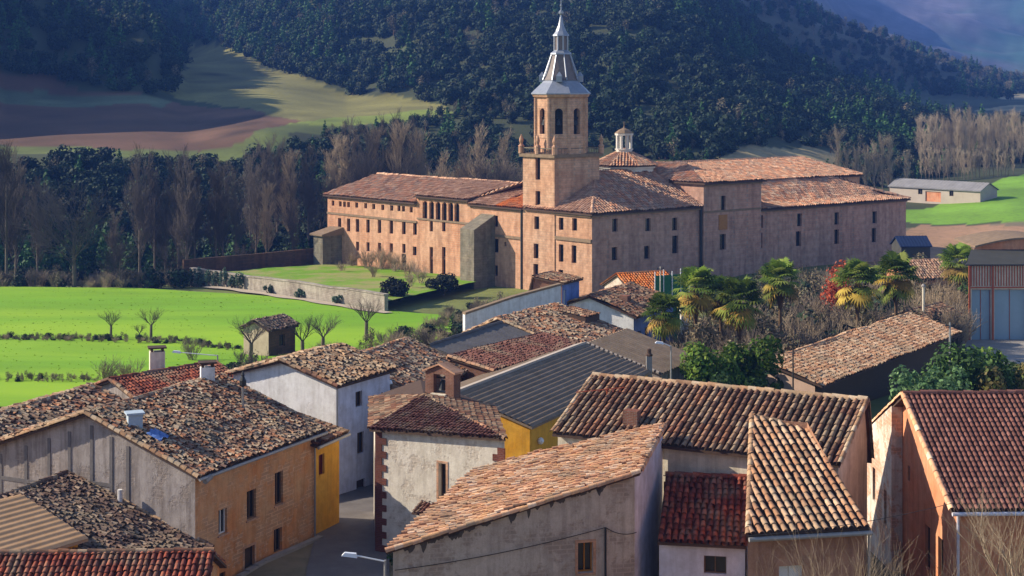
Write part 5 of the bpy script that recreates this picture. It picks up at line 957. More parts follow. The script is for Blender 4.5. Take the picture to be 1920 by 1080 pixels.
def pole(name, label, px, y0, y1, Y, r=.08, m='bark'):
    a, b = at(px, y0, Y), at(px, y1, Y); mb = MB(); mb.bar((a.x, a.y, h1(a.x, a.y) - .3), (b.x, b.y, b.z), r * 1.2, r * .8, 8); t = thing(name, label, 'pole', (a.x, a.y, h1(a.x, a.y))); mb.build('post', m, t); mb = MB(); mb.bar((b.x - .35, b.y, b.z - .25), (b.x + .35, b.y, b.z - .25), .05, k=4)
    for s in (-.3, .3): mb.lathe((b.x + s, b.y, b.z - .2), [(.04, 0), (.06, .06), (.03, .14)], 6)
    mb.build('crossarm', 'iron', t)
pole('utility_pole', 'thin dark pole in front of the long garden shed', 1487, 735, 640, 105, .06, 'iron')
pole('utility_pole', 'pale utility pole at the right end of the long garden shed, among bushes', 1781, 735, 605, 122, .09, 'zinc')
pole('utility_pole', 'slim pale pole behind the palms at the foot of the monastery', 1238, 545, 500, 170, .06, 'cream_wall')
cable('roof_cable', 'thin cable crossing in front of the steep tiled roof to the salmon house', [v3(g0, 21.6) - Vector((0, .3, 0)), at(1400, 1005, 63)], .015, .2)

mb = MB(); K0, K1 = lv(366, 884, 20), lv(590, 803, 20); e = (K1 - K0).normalized(); n = V2(e.y, -e.x)
for i in range(14): p = K0 + e * (.2 + i * .8) + n * .55; z = h1(p.x, p.y); mb.box((p.x, p.y, z - .2), .78, .35, .36, math.atan2(e.y, e.x))
tag(mb.build('kerb', 'concrete'), kind='structure')
# ------------------------------------------------------------------ vegetation
def leaves(centres, radii, n, size, cols, flat=.5, shell=.55, rng=RNG):
    """clumps of leaf-sized quads: returns V, F, C"""
    centres = np.asarray(centres, float); radii = np.asarray(radii, float); wts = radii.prod(1) ** (2 / 3); k = rng.choice(len(centres), n, p=wts / wts.sum())
    d = rng.normal(0, 1, (n, 3)); d /= np.linalg.norm(d, axis=1)[:, None]; r = (shell + (1 - shell) * rng.random(n)) ** .6
    P = centres[k] + d * radii[k] * r[:, None]
    nn = d + rng.normal(0, flat, (n, 3)); nn /= np.linalg.norm(nn, axis=1)[:, None]; a = np.cross(nn, rng.normal(0, 1, (n, 3))); a /= np.linalg.norm(a, axis=1)[:, None] + 1e-9; b = np.cross(nn, a)
    s = size * rng.uniform(.6, 1.4, n)[:, None]; V = np.stack([P - a * s - b * s * .6, P + a * s * .3 - b * s * .8, P + a * s + b * s * .6, P - a * s * .3 + b * s * .8], 1).reshape(-1, 3)
    F_ = np.arange(n * 4).reshape(n, 4); c = np.asarray(cols)[rng.integers(0, len(cols), n)] * rng.uniform(.75, 1.3, (n, 1)); return V, F_, rgba(np.repeat(c, 4, 0), n * 4)
def limbs(mb, segs, k=3):
    """tapered three-sided twigs from a list of (p, q, r0, r1)"""
    S_ = np.array([(*p, *q, a, b) for p, q, a, b in segs]); P, Q, a, b = S_[:, :3], S_[:, 3:6], S_[:, 6], S_[:, 7]; d = Q - P; d /= np.linalg.norm(d, axis=1)[:, None] + 1e-9
    u = np.cross(d, np.array([.31, .87, .2])); u /= np.linalg.norm(u, axis=1)[:, None] + 1e-9; v = np.cross(d, u); n = len(P); th = np.arange(k) * 2 * np.pi / k
    ring = np.cos(th)[None, :, None] * u[:, None] + np.sin(th)[None, :, None] * v[:, None]
    V = np.concatenate([P[:, None] + ring * a[:, None, None], Q[:, None] + ring * b[:, None, None]], 1).reshape(-1, 3)
    q = np.array([(i, (i + 1) % k, k + (i + 1) % k, k + i) for i in range(k)]); F_ = (q[None] + (np.arange(n) * 2 * k)[:, None, None]).reshape(-1, 4); mb.arrays(V, F_)
def grow(rnd, p, d, L, r, lev, segs, spread, up, nb, taper=.7):
    p = Vector(p); d = Vector(d).normalized(); m = 3
    for i in range(m):
        q = p + d * (L / m); segs.append((tuple(p), tuple(q), r, r * .85)); r *= .85
        if lev > 0:
            for _ in range(nb if i else max(1, nb - 1)):
                ax = Vector((rnd.gauss(0, 1), rnd.gauss(0, 1), rnd.gauss(0, .6))); nd = (d + ax.normalized() * spread + Vector((0, 0, up))).normalized(); grow(rnd, q, nd, L * rnd.uniform(.5, .75), r * .6, lev - 1, segs, spread, up, nb)
        d = (d + Vector((rnd.gauss(0, .12), rnd.gauss(0, .12), rnd.gauss(0, .05)))).normalized(); p = q
def bare_tree(name, seed, h, kind, twig='twig', rmul=1.):
    """prototype: returns (root, trunk, crown) built at the origin"""
    rnd = random.Random(seed); segs = []; tr = []
    if kind == 'poplar':
        tr = [((0, 0, 0), (0, 0, h * .45), .22, .15), ((0, 0, h * .45), (.1, 0, h * .8), .15, .07)]
        for i in range(38):
            z = h * rnd.uniform(.12, .88); a = rnd.uniform(0, 6.28); grow(rnd, (0, 0, z), (math.cos(a) * .35, math.sin(a) * .35, 1), h * rnd.uniform(.10, .2) * (1.2 - z / h * .5), .036, 2, segs, .38, .32, 3)
    elif kind == 'broad':
        tr = [((0, 0, 0), (.1, 0, h * .22), .32, .26), ((.1, 0, h * .22), (.2, .1, h * .5), .24, .12)]
        for i in range(17):
            z = h * rnd.uniform(.18, .5); a = rnd.uniform(0, 6.28); grow(rnd, (0.1, 0, z), (math.cos(a), math.sin(a), rnd.uniform(.5, 1.6)), h * rnd.uniform(.2, .3), .075, 3, segs, .65, .18, 2)
    elif kind == 'pollard':
        tr = [((0, 0, 0), (.05, 0, h * .38), .22, .18)]
        for i in range(6):
            a = i * 1.05 + rnd.uniform(-.3, .3); grow(rnd, (.05, 0, h * .36), (math.cos(a) * .8, math.sin(a) * .8, 1), h * .24, .10, 3, segs, .6, .22, 2)
    else:                                  # many-stemmed shrub
        for i in range(14):
            a = rnd.uniform(0, 6.28); grow(rnd, (rnd.uniform(-.4, .4), rnd.uniform(-.4, .4), 0), (math.cos(a) * .45, math.sin(a) * .45, 1), h * rnd.uniform(.3, .45), .04, 2, segs, .5, .2, 2)
    segs = [(p, q, max(a, .012 * rmul) * rmul, max(b, .010 * rmul) * rmul) for p, q, a, b in segs]
    root = bpy.data.objects.new(name, None); COL.objects.link(root); root.location = (0, 0, 0); mb = MB()
    for p, q, a, b in tr: mb.bar(p, q, a, b, 7)
    if tr: mb.build('trunk', 'bark', root)
    mb = MB(); limbs(mb, segs); mb.build('branches', twig, root); return root
USED = set()
def place(proto, x, y, z=None, s=1., rz=None, label=None, cat='tree', group=None, sz=None):
    r = proto if proto.name not in USED else None
    if r is None:
        r = proto.copy(); COL.objects.link(r)
        for ch in proto.children:
            c = ch.copy(); COL.objects.link(c); c.parent = r
    else: USED.add(proto.name)
    r.location = (x, y, (h1(x, y) if z is None else z) - .1); r.scale = (s, s, sz or s); r.rotation_euler = (0, 0, random.uniform(0, 6.28) if rz is None else rz)
    tag(r, label, cat, group); return r
def xy(px, Y): return (px - 960) * Y / F, Y
pop = [bare_tree('bare_poplar', s, 18, 'poplar', t, 1.1) for s, t in ((1, 'twig'), (2, 'twig'), (3, 'twig_grey'), (13, 'twig_dark'))]
pal_ = [bare_tree('bare_poplar', s, 18, 'poplar', mat('straw_twigs', (.42, .34, .245), noise=.3, nscale=.6), .8) for s in (14, 15)]
bro = [bare_tree('bare_tree', s, 15, 'broad', t, 1.15) for s, t in ((4, 'twig_dark'), (5, 'twig_grey'), (6, 'twig'))]
bro_small = [bare_tree('meadow_tree', s, 5.5, 'pollard', 'twig_dark', .6) for s in (7, 8)]
shr = [bare_tree('bare_shrub', s, 4, 'shrub', t, 1.1) for s, t in ((9, 'twig'), (10, 'twig_grey'), (12, 'twig'))]
# riverside belt left of the monastery
L1_ = 'tall bare poplar rising from the shaded riverside belt left of the monastery'; L2_ = 'bare spreading tree in the shaded riverside belt left of the monastery'
for px, Y, top in ((12, 270, 285), (30, 276, 300), (262, 300, 296), (290, 305, 330), (335, 296, 300), (350, 292, 310), (365, 298, 335), (405, 300, 330), (418, 302, 318), (442, 300, 330), (310, 300, 350), (548, 300, 385), (70, 285, 350), (215, 282, 400), (480, 310, 320), (500, 306, 345), (578, 330, 290)):
    x, y = xy(px, Y); g_ = h1(x, y); place(random.choice([pop[2], pop[2], pop[3], pop[0]]), x, y, g_, max(.5, (at(px, top, Y).z - g_) / 18), label=L1_, group='bare poplars along the river')
for px, Y, top in ((140, 268, 330), (225, 262, 440), (320, 275, 450), (455, 285, 450)):
    x, y = xy(px, Y); g_ = h1(x, y); place(random.choice(bro[:2]), x, y, g_, max(.4, (at(px, top, Y).z - g_) / 15), label=L2_, group='spreading bare trees along the river')
# tall pale trees behind the monastery roofs
for px, Y, top in ((640, 335, 262), (660, 340, 250), (690, 330, 258), (705, 338, 245), (722, 333, 240), (738, 340, 236), (752, 335, 238), (768, 342, 245), (786, 338, 252), (800, 345, 262), (880, 350, 262), (898, 345, 255), (912, 350, 250), (928, 346, 258), (945, 352, 262), (965, 350, 270), (870, 352, 280), (620, 332, 290), (600, 335, 300), (500, 330, 280), (520, 335, 285), (545, 332, 290), (470, 328, 300), (830, 350, 300)):
    x, y = xy(px, Y); g_ = h1(x, y); place(random.choice(pop[:3] + bro[1:]), x, y, g_, max(.5, (at(px, top, Y).z - g_) / 17.5), label='pale bare tree in the grove behind the monastery roofs', group='pale bare trees behind the monastery')
# poplars upper right
for i in range(34):
    px = 1722 + i * 6.2 + random.uniform(-2, 2); Y = random.uniform(470, 500); x, y = xy(px, Y); top = 212 + (i / 34) * 12 + random.uniform(-10, 14) + (14 if px < 1780 else 0); g_ = h1(x, y); place(random.choice(pal_), x, y, g_, max(.4, (at(px, top, Y).z - g_) / 18), label='tall bare poplar in the back row of the valley plantation', group='poplar plantation, back row')
for i in range(26):
    px = 1728 + i * 6.8 + random.uniform(-2, 2); Y = random.uniform(432, 446); x, y = xy(px, Y); g_ = h1(x, y); place(random.choice(pal_), x, y, g_, max(.25, (at(px, 284 + random.uniform(-5, 8), Y).z - g_) / 18), label='young bare poplar in the front row of the valley plantation', group='poplar plantation, front row')
for px, top in ((1572, 250), (1606, 272), (1625, 275), (1640, 268), (1655, 262), (1667, 264), (1588, 285), (1700, 290)):
    Y = 395; x, y = xy(px, Y); g_ = h1(x, y); place(random.choice(pal_), x, y, g_, (at(px, top, Y).z - g_) / 18, label='bare poplar standing behind the right end of the monastery', group='poplars behind the monastery')
# trees in the meadow
for px, Y, top, lab, k in ((208, 194, 572, 'small bare vase-shaped tree at left in the meadow', 0), (262, 192, 600, 'thin bare sapling beside the forked meadow tree', 0), (283, 193, 566, 'dark forked bare tree in the middle of the meadow', 1), (568, 172, 578, 'bare tree right beside the stone hut in the meadow', 0), (605, 176, 574, 'pale bushy bare tree a little right of the stone hut', 1), (687, 190, 545, 'slender bare tree standing alone below the garden wall', 0), (470, 166, 575, 'bare tree standing in front of the stone hut', 1)):
    x, y = xy(px, Y); g_ = h1(x, y); place(bro_small[k], x, y, g_, (at(px, top, Y).z - g_) / 5.2, label=lab)
lab = 'bare thicket shrub in the overgrown plots between the meadow and the roofs'
for px, Y in ((440, 150), (480, 156), (415, 148), (520, 160), (560, 162), (620, 165), (660, 158), (590, 155), (700, 160), (740, 165), (780, 160), (640, 170), (820, 165), (770, 172), (360, 170), (200, 152), (240, 150), (450, 168), (540, 152), (735, 178), (800, 182)):
    x, y = xy(px, Y); place(random.choice(shr), x, y, None, random.uniform(.5, 1.0), label=lab, cat='shrub', group='bare shrubs behind the roofs')
lab = 'leafless tangled tree in the walled garden under the monastery south wall'
for px, Y, top in ((1455, 150, 560), (1490, 148, 575), (1520, 152, 560), (1545, 158, 565), (1420, 152, 590), (1560, 165, 590), (1350, 140, 590), (1320, 145, 600), (1500, 165, 550), (1440, 140, 600), (1580, 150, 600), (1690, 165, 560), (1640, 170, 560), (1720, 190, 500), (1700, 200, 490), (1740, 205, 480), (1295, 150, 580), (1395, 165, 590), (1690, 215, 470), (1610, 185, 500), (1650, 190, 480)):
    x, y = xy(px, Y); g_ = h1(x, y); place(random.choice(shr[:2]), x, y, g_, (at(px, top, Y).z - g_) / 5.0, label=lab, cat='tree', group='leafless garden trees')
for px, Y, z, s in ((715, 276, 7.4, 1.0), (690, 278, 7.2, .9), (740, 272, 7.5, .85), (660, 282, 7.0, .7), (765, 262, 7.9, .7), (700, 262, 7.7, .6), (640, 272, 7.3, .5), (790, 250, 8.3, .7), (770, 244, 8.6, .55)):
    x, y = xy(px, Y); place(shr[2], x, y, z, s * 1.3, label='tawny leafless bush on the terrace lawn below the west front', cat='shrub', group='tawny bushes on the lawn')
# foreground branches at the bottom right corner
fb = bare_tree('bare_tree', 21, 7.5, 'pollard', 'twig', .4); 
x, y = xy(1905, 55); place(fb, x, y, at(0, 1180, 55).z - 2.2, 1.15, label='bare tan-twigged tree in the bottom right corner before the salmon house')
fb2 = bare_tree('bare_tree', 23, 7.0, 'shrub', 'twig', .5); x, y = xy(1585, 58); place(fb2, x, y, at(0, 1130, 58).z - 2.0, 1.0, label='thin upright bare branches before the steep tiled roof, lower right')
for px, Y, dz, s in ((1850, 54.5, 1150, .95), (1918, 55.5, 1130, 1.0), (1700, 57, 1165, .9), (1460, 59, 1150, .75)):
    x, y = xy(px, Y); place(fb2, x, y, at(0, dz, Y).z - 2.0, s, label='leafless pale twigs reaching up at the bottom edge among the right-hand houses', cat='shrub', group='leafless twigs along the bottom edge')
# green bushes
def bush(label, px, Y, zc, w_, h_, cols, n, size, name='bush', zg=None):
    x, y = xy(px, Y); g_ = h1(x, y) if zg is None else zg; t = thing(name, label, 'bush', (x, y, g_)); rr = random.Random(int(px * 7 + Y)); cs = []; rs = []
    for i in range(int(7 + w_ * 2)):
        cs.append((x + rr.uniform(-w_ / 2, w_ / 2) * .8, y + rr.uniform(-w_ / 2, w_ / 2) * .6, g_ + h_ * rr.uniform(.25, .8))); s = rr.uniform(.5, .95); rs.append((s * w_ * .25, s * w_ * .25, s * h_ * .3))
    V, F_, C = leaves(cs, rs, n, size, cols); mb = MB(); mb.arrays(V, F_, C); mb.build('foliage', 'leaf', t); mb = MB()
    for i in range(5): c = cs[i]; mb.bar((x + rr.uniform(-.2, .2), y, g_ - .2), c, .07, .03, 5)
    mb.build('stems', 'bark', t); return t
DG = [(.035, .075, .02), (.05, .10, .03), (.025, .05, .018), (.07, .13, .035)]; BG = [(.08, .16, .018), (.12, .20, .022), (.055, .11, .02), (.17, .23, .035)]; DK = [(.012, .018, .012), (.02, .028, .016), (.03, .03, .018)]; GG = [(.06, .12, .045), (.09, .16, .06), (.04, .08, .035), (.12, .19, .08)]
bush('dark clipped round bush at the right end of the garden wall', 741, 231, 0, 4.6, 3.4, DK, 1800, .16, zg=8.2)
bush('dark clipped bush against the grey buttress of the monastery', 832, 241, 0, 5.0, 3.2, DK, 1800, .16, zg=7.7)
bush('bright green bush below the palms, left one', 1340, 124, 0, 4.6, 6.4, BG, 3600, .15); bush('bright green bush below the palms, right one next to the long shed', 1412, 126, 0, 4.8, 6.8, BG, 3800, .15); bush('low dark green bush behind the wide tiled roof below the palms', 1378, 120, 0, 4.5, 4.6, DG, 2400, .14)
bush('light blue-green rounded bush at the foot of the dark shed wall', 1718, 108, 0, 4.2, 6.6, GG, 4200, .13); bush('tall dark green bush between the utility pole and the workshop', 1822, 113, 0, 6.4, 7.6, DG, 5200, .14); bush('mid green bush behind the ridge of the salmon house', 1772, 106, 0, 4.0, 6.4, GG, 3600, .13); bush('olive brown bush at the right edge above the salmon roof', 1908, 110, 0, 4.5, 6.6, [(.12, .10, .03), (.09, .11, .03), (.16, .13, .05)], 3600, .13)
bush('sunlit yellow-green hedge top below the workshop yard', 1822, 134, 0, 6.5, 4.6, BG, 3600, .15); bush('dark green ivy mound behind the long shed roof', 1662, 160, 0, 6.5, 4.2, DG, 3400, .15); bush('small yellow flowering bush at the left end of the ivy mound', 1618, 154, 0, 1.8, 2.6, [(.40, .38, .02), (.20, .28, .03)], 700, .11)
bush('red-orange leaved shrub before the monastery wall beside the palms', 1562, 186, 0, 3.6, 8.6, [(.42, .07, .03), (.50, .12, .05), (.30, .09, .05)], 900, .16); bush('dark evergreen shrub above the low pink house', 1868, 200, 0, 8, 5.4, DG, 2600, .2); bush('dark evergreen shrub touching the workshop roof', 1905, 192, 0, 5, 7.8, DG, 2200, .2)
bush('small weedy bush at the left foot of the chapel wall', 748, 85.0, 0, 1.4, 1.1, DG, 500, .06); bush('leafy potted shrub beside the chapel door', 776, 84.0, 0, 1.2, 1.8, DG, 600, .06)
for t_ in (.02, .06, .09, .13, .17, .21, .26, .31, .46, .62, .8):
    p = Pq[0] + (Pq[1] - Pq[0]) * t_ - inn * .5; px_t = 960 + p.x * F / p.y; o_b = bush('blue-green climbing shrub growing against the pale garden wall', px_t, p.y, 0, 1.6, random.uniform(2.2, 4.4) if t_ < .35 else 1.6, [(.10, .16, .11), (.14, .20, .15), (.07, .11, .07)], 420, .13); o_b['group'] = 'climbing shrubs on the garden wall'
# palms
def palm(label, px, Y, crown, s):
    x, y = xy(px, Y); c = at(px, crown, Y); g_ = h1(x, y); t = thing('palm_tree', label, 'palm', (x, y, g_), 'fan palms in the walled garden'); rr = random.Random(int(px)); mb = MB()
    mb.lathe((x, y, 0), [(.16, g_ - .3), (.2, g_ + 1), (.17, c.z - 2.2 * s), (.32, c.z - 1.6 * s), (.36, c.z - .5 * s), (.15, c.z)], 9); mb.build('trunk', 'fibre', t)
    for part, lo, hi, cols, cnt in (('fronds', -.15, 1.3, [(.11, .17, .02), (.15, .22, .03), (.08, .13, .02), (.22, .26, .05)], 46), ('dead_fronds', -1.25, -.3, [(.34, .23, .04), (.28, .17, .04), (.20, .13, .04), (.42, .31, .06), (.16, .19, .03), (.13, .17, .03)], 24)):
        Vs = []; Fs = []; Cs = []
        for i in range(cnt):
            a = rr.uniform(0, 6.28); el = rr.uniform(lo, hi); d = Vector((math.cos(a) * math.cos(el), math.sin(a) * math.cos(el), math.sin(el))); L = s * rr.uniform(.8, 1.25); o = c + d * L * .95 - Vector((0, 0, .12 * L)); sd_ = d.cross(Vector((0, 0, 1))).normalized(); up = sd_.cross(d); col = np.array(rr.choice(cols)) * rr.uniform(.8, 1.25)
            b = len(Vs); w_ = .025; Vs += [c - sd_ * w_, c + sd_ * w_, o + sd_ * w_, o - sd_ * w_]; Cs += [col * .8] * 4; Fs.append((b, b + 1, b + 2, b + 3))
            for j in range(13):
                th = (j - 6) / 6 * 1.9; dd = (d * math.cos(th) + sd_ * math.sin(th)); tip = o + dd * (.82 * s * rr.uniform(.85, 1.1)) - Vector((0, 0, .22 * s)) - up * .05; pp = dd.cross(up).normalized() * .07 * s; mid = o + dd * .45 * s; b = len(Vs); Vs += [o, mid - pp, tip, mid + pp]; Cs += [col * rr.uniform(.85, 1.15)] * 4; Fs.append((b, b + 1, b + 2, b + 3))
        mb = MB(); mb.arrays(np.array([tuple(v) for v in Vs]), np.array(Fs), rgba(np.array(Cs), len(Vs))); mb.build(part, 'palm', t)
for px, Y, cr, s, lab in ((1244, 150, 582, 1.3, 'leftmost fan palm, beside the blue house wall'), (1304, 156, 538, 1.55, 'fan palm second from the left, above the white garden pillar'), (1386, 150, 562, 1.6, 'broad fan palm with yellow skirt in the middle of the left group'), (1352, 158, 552, 1.3, 'smaller fan palm squeezed behind the broad one'), (1463, 160, 522, 1.45, 'single upright fan palm alone before the monastery aisle wall'), (1608, 165, 526, 1.6, 'golden-skirted fan palm beside the red shrub'), (1680, 168, 512, 1.6, 'dark-skirted fan palm right of the golden one'), (1800, 205, 490, 1.75, 'fan palm at the left corner of the workshop')):
    palm(lab, px, Y, cr, s)
# ---- woods: crowns instanced on points, each wood one mass
def tree_mesh(name, seed, kind, cols, n):
    r_ = np.random.default_rng(seed); cs = []; rs = []
    if kind == 'round':
        for i in range(10):
            a = r_.uniform(0, 6.28); q = r_.uniform(0, .62); cs.append((math.cos(a) * q, math.sin(a) * q, r_.uniform(.35, 1.15))); s = r_.uniform(.38, .62); rs.append((s, s, s * .8))
        V, F_, C = leaves(cs, rs, n, .105, cols, .35, .72, r_)
    elif kind == 'cone':
        for i in range(9):
            z = i / 8; q = (1 - z) * .62 + .08
            for k in range(3): a = r_.uniform(0, 6.28); cs.append((math.cos(a) * q * .45, math.sin(a) * q * .45, .25 + z * 2.0)); rs.append((q * .8, q * .8, .17))
        V, F_, C = leaves(cs, rs, n, .10, cols, .4, .6, r_)
    else:                                  # bare or thin crown
        for i in range(9): a = r_.uniform(0, 6.28); q = r_.uniform(0, .45); cs.append((math.cos(a) * q, math.sin(a) * q, r_.uniform(.6, 2.0))); s = r_.uniform(.25, .42); rs.append((s, s, s * 1.3))
        V, F_, C = leaves(cs, rs, n, .06, cols, .9, .3, r_)
    mb = MB(); mb.arrays(V, F_, C); mb.bar((0, 0, -.3), (0, 0, .8), .08, .05, 5); o = mb.build(name, 'forest_leaf'); COL.objects.unlink(o); return o
OAK = [(.013, .028, .014), (.020, .038, .018), (.034, .050, .024), (.010, .020, .013)]; PINE = [(.032, .085, .024), (.046, .105, .030), (.022, .055, .02)]; SCR = [(.15, .12, .075), (.12, .105, .06), (.18, .145, .09), (.09, .09, .05)]
oak = [tree_mesh('oak_crown', 30 + i, 'round', OAK, 420) for i in range(4)]; pine = [tree_mesh('pine_crown', 40 + i, 'cone', PINE, 380) for i in range(2)]; scrub = [tree_mesh('scrub_crown', 50 + i, 'bare', SCR, 320) for i in range(2)]
twigs = [o.children[0] for o in shr]
def gn_scatter(name, pts, scales, kinds, protos, label=None):
    """one object of kind 'stuff': a point cloud with crowns instanced by geometry nodes"""
    me = bpy.data.meshes.new(name); me.vertices.add(len(pts)); me.vertices.foreach_set('co', np.asarray(pts, np.float32).ravel())
    for nm, arr in (('sc', scales), ('kd', kinds)):
        a = me.attributes.new(nm, 'FLOAT', 'POINT'); a.data.foreach_set('value', np.asarray(arr, np.float32))
    o = bpy.data.objects.new(name, me); COL.objects.link(o); ng = bpy.data.node_groups.new(name, 'GeometryNodeTree'); ng.interface.new_socket('Geometry', in_out='INPUT', socket_type='NodeSocketGeometry'); ng.interface.new_socket('Geometry', in_out='OUTPUT', socket_type='NodeSocketGeometry')
    N = ng.nodes; gi = N.new('NodeGroupInput'); go = N.new('NodeGroupOutput'); jn = N.new('GeometryNodeJoinGeometry')
    na = N.new('GeometryNodeInputNamedAttribute'); na.data_type = 'FLOAT'; na.inputs[0].default_value = 'sc'; nk = N.new('GeometryNodeInputNamedAttribute'); nk.data_type = 'FLOAT'; nk.inputs[0].default_value = 'kd'
    for i, pr in enumerate(protos):
        ip = N.new('GeometryNodeInstanceOnPoints'); oi = N.new('GeometryNodeObjectInfo'); oi.inputs[0].default_value = pr; oi.inputs[1].default_value = True
        cm = N.new('FunctionNodeCompare'); cm.data_type = 'FLOAT'; cm.operation = 'EQUAL'; cm.inputs[1].default_value = i; cm.inputs[12].default_value = .1; ng.links.new(nk.outputs[0], cm.inputs[0])
        rv = N.new('FunctionNodeRandomValue'); rv.data_type = 'FLOAT'; rv.inputs[2].default_value = 0; rv.inputs[3].default_value = 6.28; rv.inputs[8].default_value = i; cx = N.new('ShaderNodeCombineXYZ'); ng.links.new(rv.outputs[1], cx.inputs[2])
        ng.links.new(gi.outputs[0], ip.inputs['Points']); ng.links.new(cm.outputs[0], ip.inputs['Selection']); ng.links.new(oi.outputs['Geometry'], ip.inputs['Instance']); ng.links.new(cx.outputs[0], ip.inputs['Rotation']); ng.links.new(na.outputs[0], ip.inputs['Scale']); ng.links.new(ip.outputs[0], jn.inputs[0])
    ng.links.new(jn.outputs[0], go.inputs[0]); md = o.modifiers.new('scatter', 'NODES'); md.node_group = ng; return tag(o, label, kind='stuff')
NOZ = [z[0] for z in ZONES]
def scatter(poly, spacing, seed, keep=None):
    poly = PP(poly); xs = [p[0] for p in poly]; ysx = [p[1] for p in poly]; r_ = np.random.default_rng(seed); n = int((max(xs) - min(xs)) * (max(ysx) - min(ysx)) / spacing ** 2); x = r_.uniform(min(xs), max(xs), n); y = r_.uniform(min(ysx), max(ysx), n); k = inpoly(x, y, poly)
    for z in NOZ: k &= ~inpoly(x, y, z)
    x, y = x[k], y[k]; return x, y, hz(x, y), r_
def wood(name, poly, spacing, smin, smax, mix, seed, label, sink=.3):
    x, y, z, r_ = scatter(poly, spacing, seed); n = len(x); protos = oak + pine + scrub + twigs; mix = tuple(mix) + (0,) * (4 - len(mix)); p = np.array(mix, float); patch = vnoise(x, y, 45, 1); kd = np.zeros(n)
    grp = r_.choice(4, n, p=p / p.sum()); grp = np.where((patch > .95) & (p[1] > .04), 1, grp)
    kd = np.where(grp == 0, r_.integers(0, 4, n), np.where(grp == 1, 4 + r_.integers(0, 2, n), np.where(grp == 2, 6 + r_.integers(0, 2, n), 8 + r_.integers(0, 3, n)))); s = r_.uniform(smin, smax, n) ** 1; s = np.where(grp == 2, s * .75, np.where(grp == 3, s * .45, s))
    return gn_scatter(name, np.stack([x, y, z - sink * s * .3], 1), s, kd, protos, label)
tuft_o = []
for i in range(2):
    r_ = np.random.default_rng(70 + i); V, F_, C = leaves([(0, 0, .12), (.3, .1, .1), (-.2, .3, .1)], [(.35, .35, .14)] * 3, 60, .09, [(.22, .40, .01), (.28, .45, .015), (.18, .34, .012), (.36, .44, .03)], .5, .2, r_); mb = MB(); mb.arrays(V, F_, C); o = mb.build('grass_tuft', 'leaf'); COL.objects.unlink(o); tuft_o.append(o)
x, y, z, r_ = scatter([(-100, 150), (420, 150), (680, 170), (850, 187), (880, 205), (840, 218), (560, 240), (330, 256), (130, 266), (-100, 266)], 1.9, 71); kp = r_.random(len(x)) < np.clip(.55 + .35 * vnoise(x, y, 9, 0) + .25 * vnoise(x, y, 30, 2), .05, 1); x, y, z = x[kp], y[kp], z[kp]
gn_scatter('meadow_tufts', np.stack([x, y, z + .15], 1), r_.uniform(.10, .24, len(x)) * (1 + .8 * (r_.random(len(x)) > .95)), r_.integers(0, 2, len(x)), tuft_o, 'tufts of fresh green grass all over the meadow')
wood('hill_forest', [(420, 780), (500, 688), (560, 643), (650, 598), (800, 553), (860, 500), (1000, 462), (1200, 412), (1330, 402), (1420, 450), (1500, 500), (1600, 500), (1700, 500), (1790, 520), (1960, 560), (2100, 650), (2000, 760), (1750, 800), (1500, 950), (1300, 1150), (600, 1250), (450, 1050)], 5.7, 2.2, 5.0, (.88, .08, .04), 3, 'dark evergreen oak forest covering the main hill')
wood('pine_wood', [(345, 822), (400, 790), (500, 690), (560, 645), (640, 640), (620, 900), (600, 1150), (300, 1200), (280, 850)], 5.2, 2.6, 4.6, (.35, .6, .05), 4, 'pine wood above the stubble field on the upper left')
wood('knoll_wood', [(-500, 545), (60, 548), (200, 550), (300, 548), (328, 570), (338, 640), (346, 720), (346, 800), (280, 850), (200, 1000), (-500, 1000)], 5.0, 2.4, 4.6, (.75, .2, .05), 5, 'dark wood on the shaded knoll at the upper left')
wood('slope_wood', [(-700, 330), (-120, 320), (-60, 400), (-200, 430), (-150, 560), (-300, 640), (-700, 600)], 6, 2.6, 4.6, (.8, .1, .1), 9, 'dark wood on the slope at the left edge')  # trees on the unseen hill that was raised to shade the fields
wood('riverside_thicket', [(-150, 300), (20, 292), (200, 306), (400, 312), (560, 318), (720, 330), (1000, 350), (1100, 372), (1050, 425), (900, 480), (700, 440), (560, 430), (420, 408), (250, 405), (0, 388), (-150, 380)], 3.4, 1.8, 3.8, (.9, .05, .05), 6, 'dark tangled thicket along the river behind the meadow')
wood('field_hedge', [(560, 440), (700, 448), (850, 490), (1000, 480), (1000, 520), (860, 512), (700, 468), (560, 452)], 3.6, 1.2, 2.4, (.5, .05, .45), 7, 'hedge and scrub along the lower edge of the stubble field')
wood('valley_scrub', [(1250, 400), (1330, 395), (1430, 385), (1560, 400), (1700, 420), (1800, 470), (1960, 500), (2100, 540), (1960, 560), (1780, 530), (1600, 500), (1480, 490), (1330, 440)], 4.4, 1.4, 3.2, (.62, .1, .28), 8, 'scrub and small trees at the foot of the hill on the right')
wood('far_ridge_wood', [(1420, 1150), (1700, 1080), (1960, 1050), (2250, 1300), (2100, 1900), (1700, 1850), (1380, 1750), (1350, 1300)], 11, 2.4, 6.0, (.5, .05, .45), 10, 'scattered oaks on the hazy second ridge at the upper right')
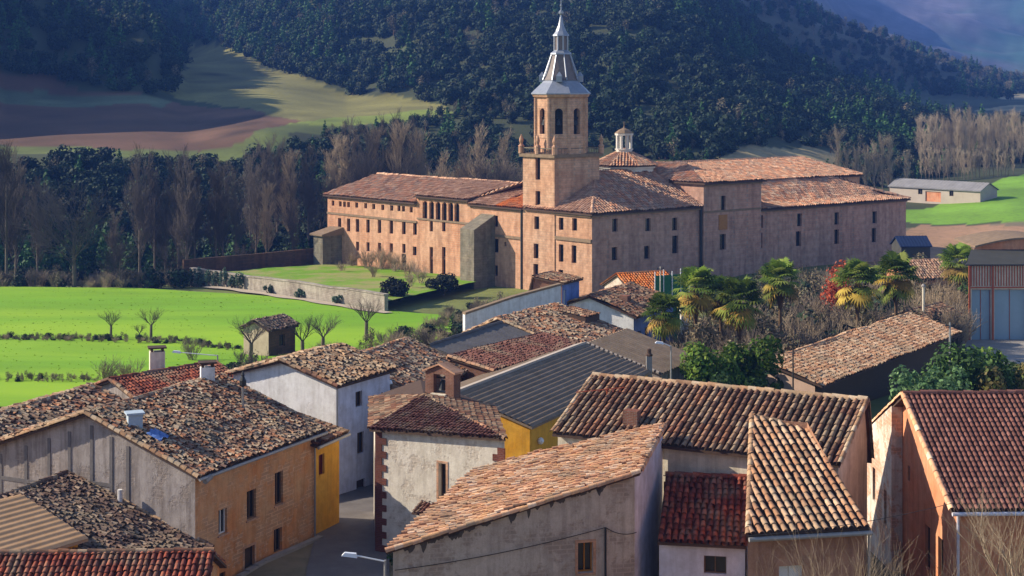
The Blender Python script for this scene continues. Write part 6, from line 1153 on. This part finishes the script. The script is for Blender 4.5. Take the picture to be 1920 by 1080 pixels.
wood('edge_scrub', [(-150, 263), (100, 264), (240, 260), (345, 262), (350, 285), (200, 290), (-150, 285)], 2.4, .8, 2.4, (.15, 0, .3, .55), 12, 'brown brush along the far edge of the meadow')
wood('hedgerow', [(-120, 190), (150, 189), (330, 188), (470, 178), (470, 181), (330, 192), (150, 193), (-120, 194)], 0.75, .3, .62, (.16, 0, .44, .4), 13, 'ragged low hedge across the meadow')
wood('lower_hedgerow', [(-120, 152), (200, 151), (380, 152), (380, 154), (200, 154), (-120, 155)], 0.8, .3, .62, (.12, 0, .44, .44), 14, 'low brush line across the near meadow')
wood('plot_brush', [(380, 146), (470, 148), (600, 150), (760, 154), (860, 160), (1010, 190), (960, 232), (850, 222), (800, 200), (640, 180), (520, 166), (420, 158)], 2.0, .5, 1.6, (.1, 0, .3, .6), 15, 'brown brush in the plots behind the roofs')
wood('garden_brush', [(1290, 130), (1420, 128), (1640, 160), (1800, 165), (1810, 210), (1700, 235), (1500, 225), (1300, 180)], 1.7, 1.0, 3.6, (.08, 0, .17, .75), 16, 'tangled brown undergrowth of the walled garden')
wood('right_brush', [(1690, 225), (1800, 215), (1960, 200), (1960, 245), (1800, 255), (1700, 258)], 2.6, .6, 1.9, (.25, 0, .3, .45), 17, 'brush on the bank beside the ploughed plots on the right')
wood('garden_growth', [(1690, 103), (1960, 100), (1960, 150), (1780, 150)], 2.0, .6, 1.3, (.85, 0, .15), 18, 'green garden growth between the shed and the workshop')
# ------------------------------------------------------------------ air: one closed box of thin even haze around everything
HAZE = 0.00017
if HAZE:
    mb = MB(); mb.box((0, 3000, -12), 9000, 7600, 640); m = bpy.data.materials.new('haze_air'); m.use_nodes = True; nt = m.node_tree; nt.nodes.remove(nt.nodes['Principled BSDF'])
    pv = nt.nodes.new('ShaderNodeVolumePrincipled'); pv.inputs['Color'].default_value = (.13, .32, 1, 1); pv.inputs['Density'].default_value = HAZE; nt.links.new(pv.outputs[0], nt.nodes['Material Output'].inputs['Volume'])
    tag(mb.build('haze', m), kind='stuff')
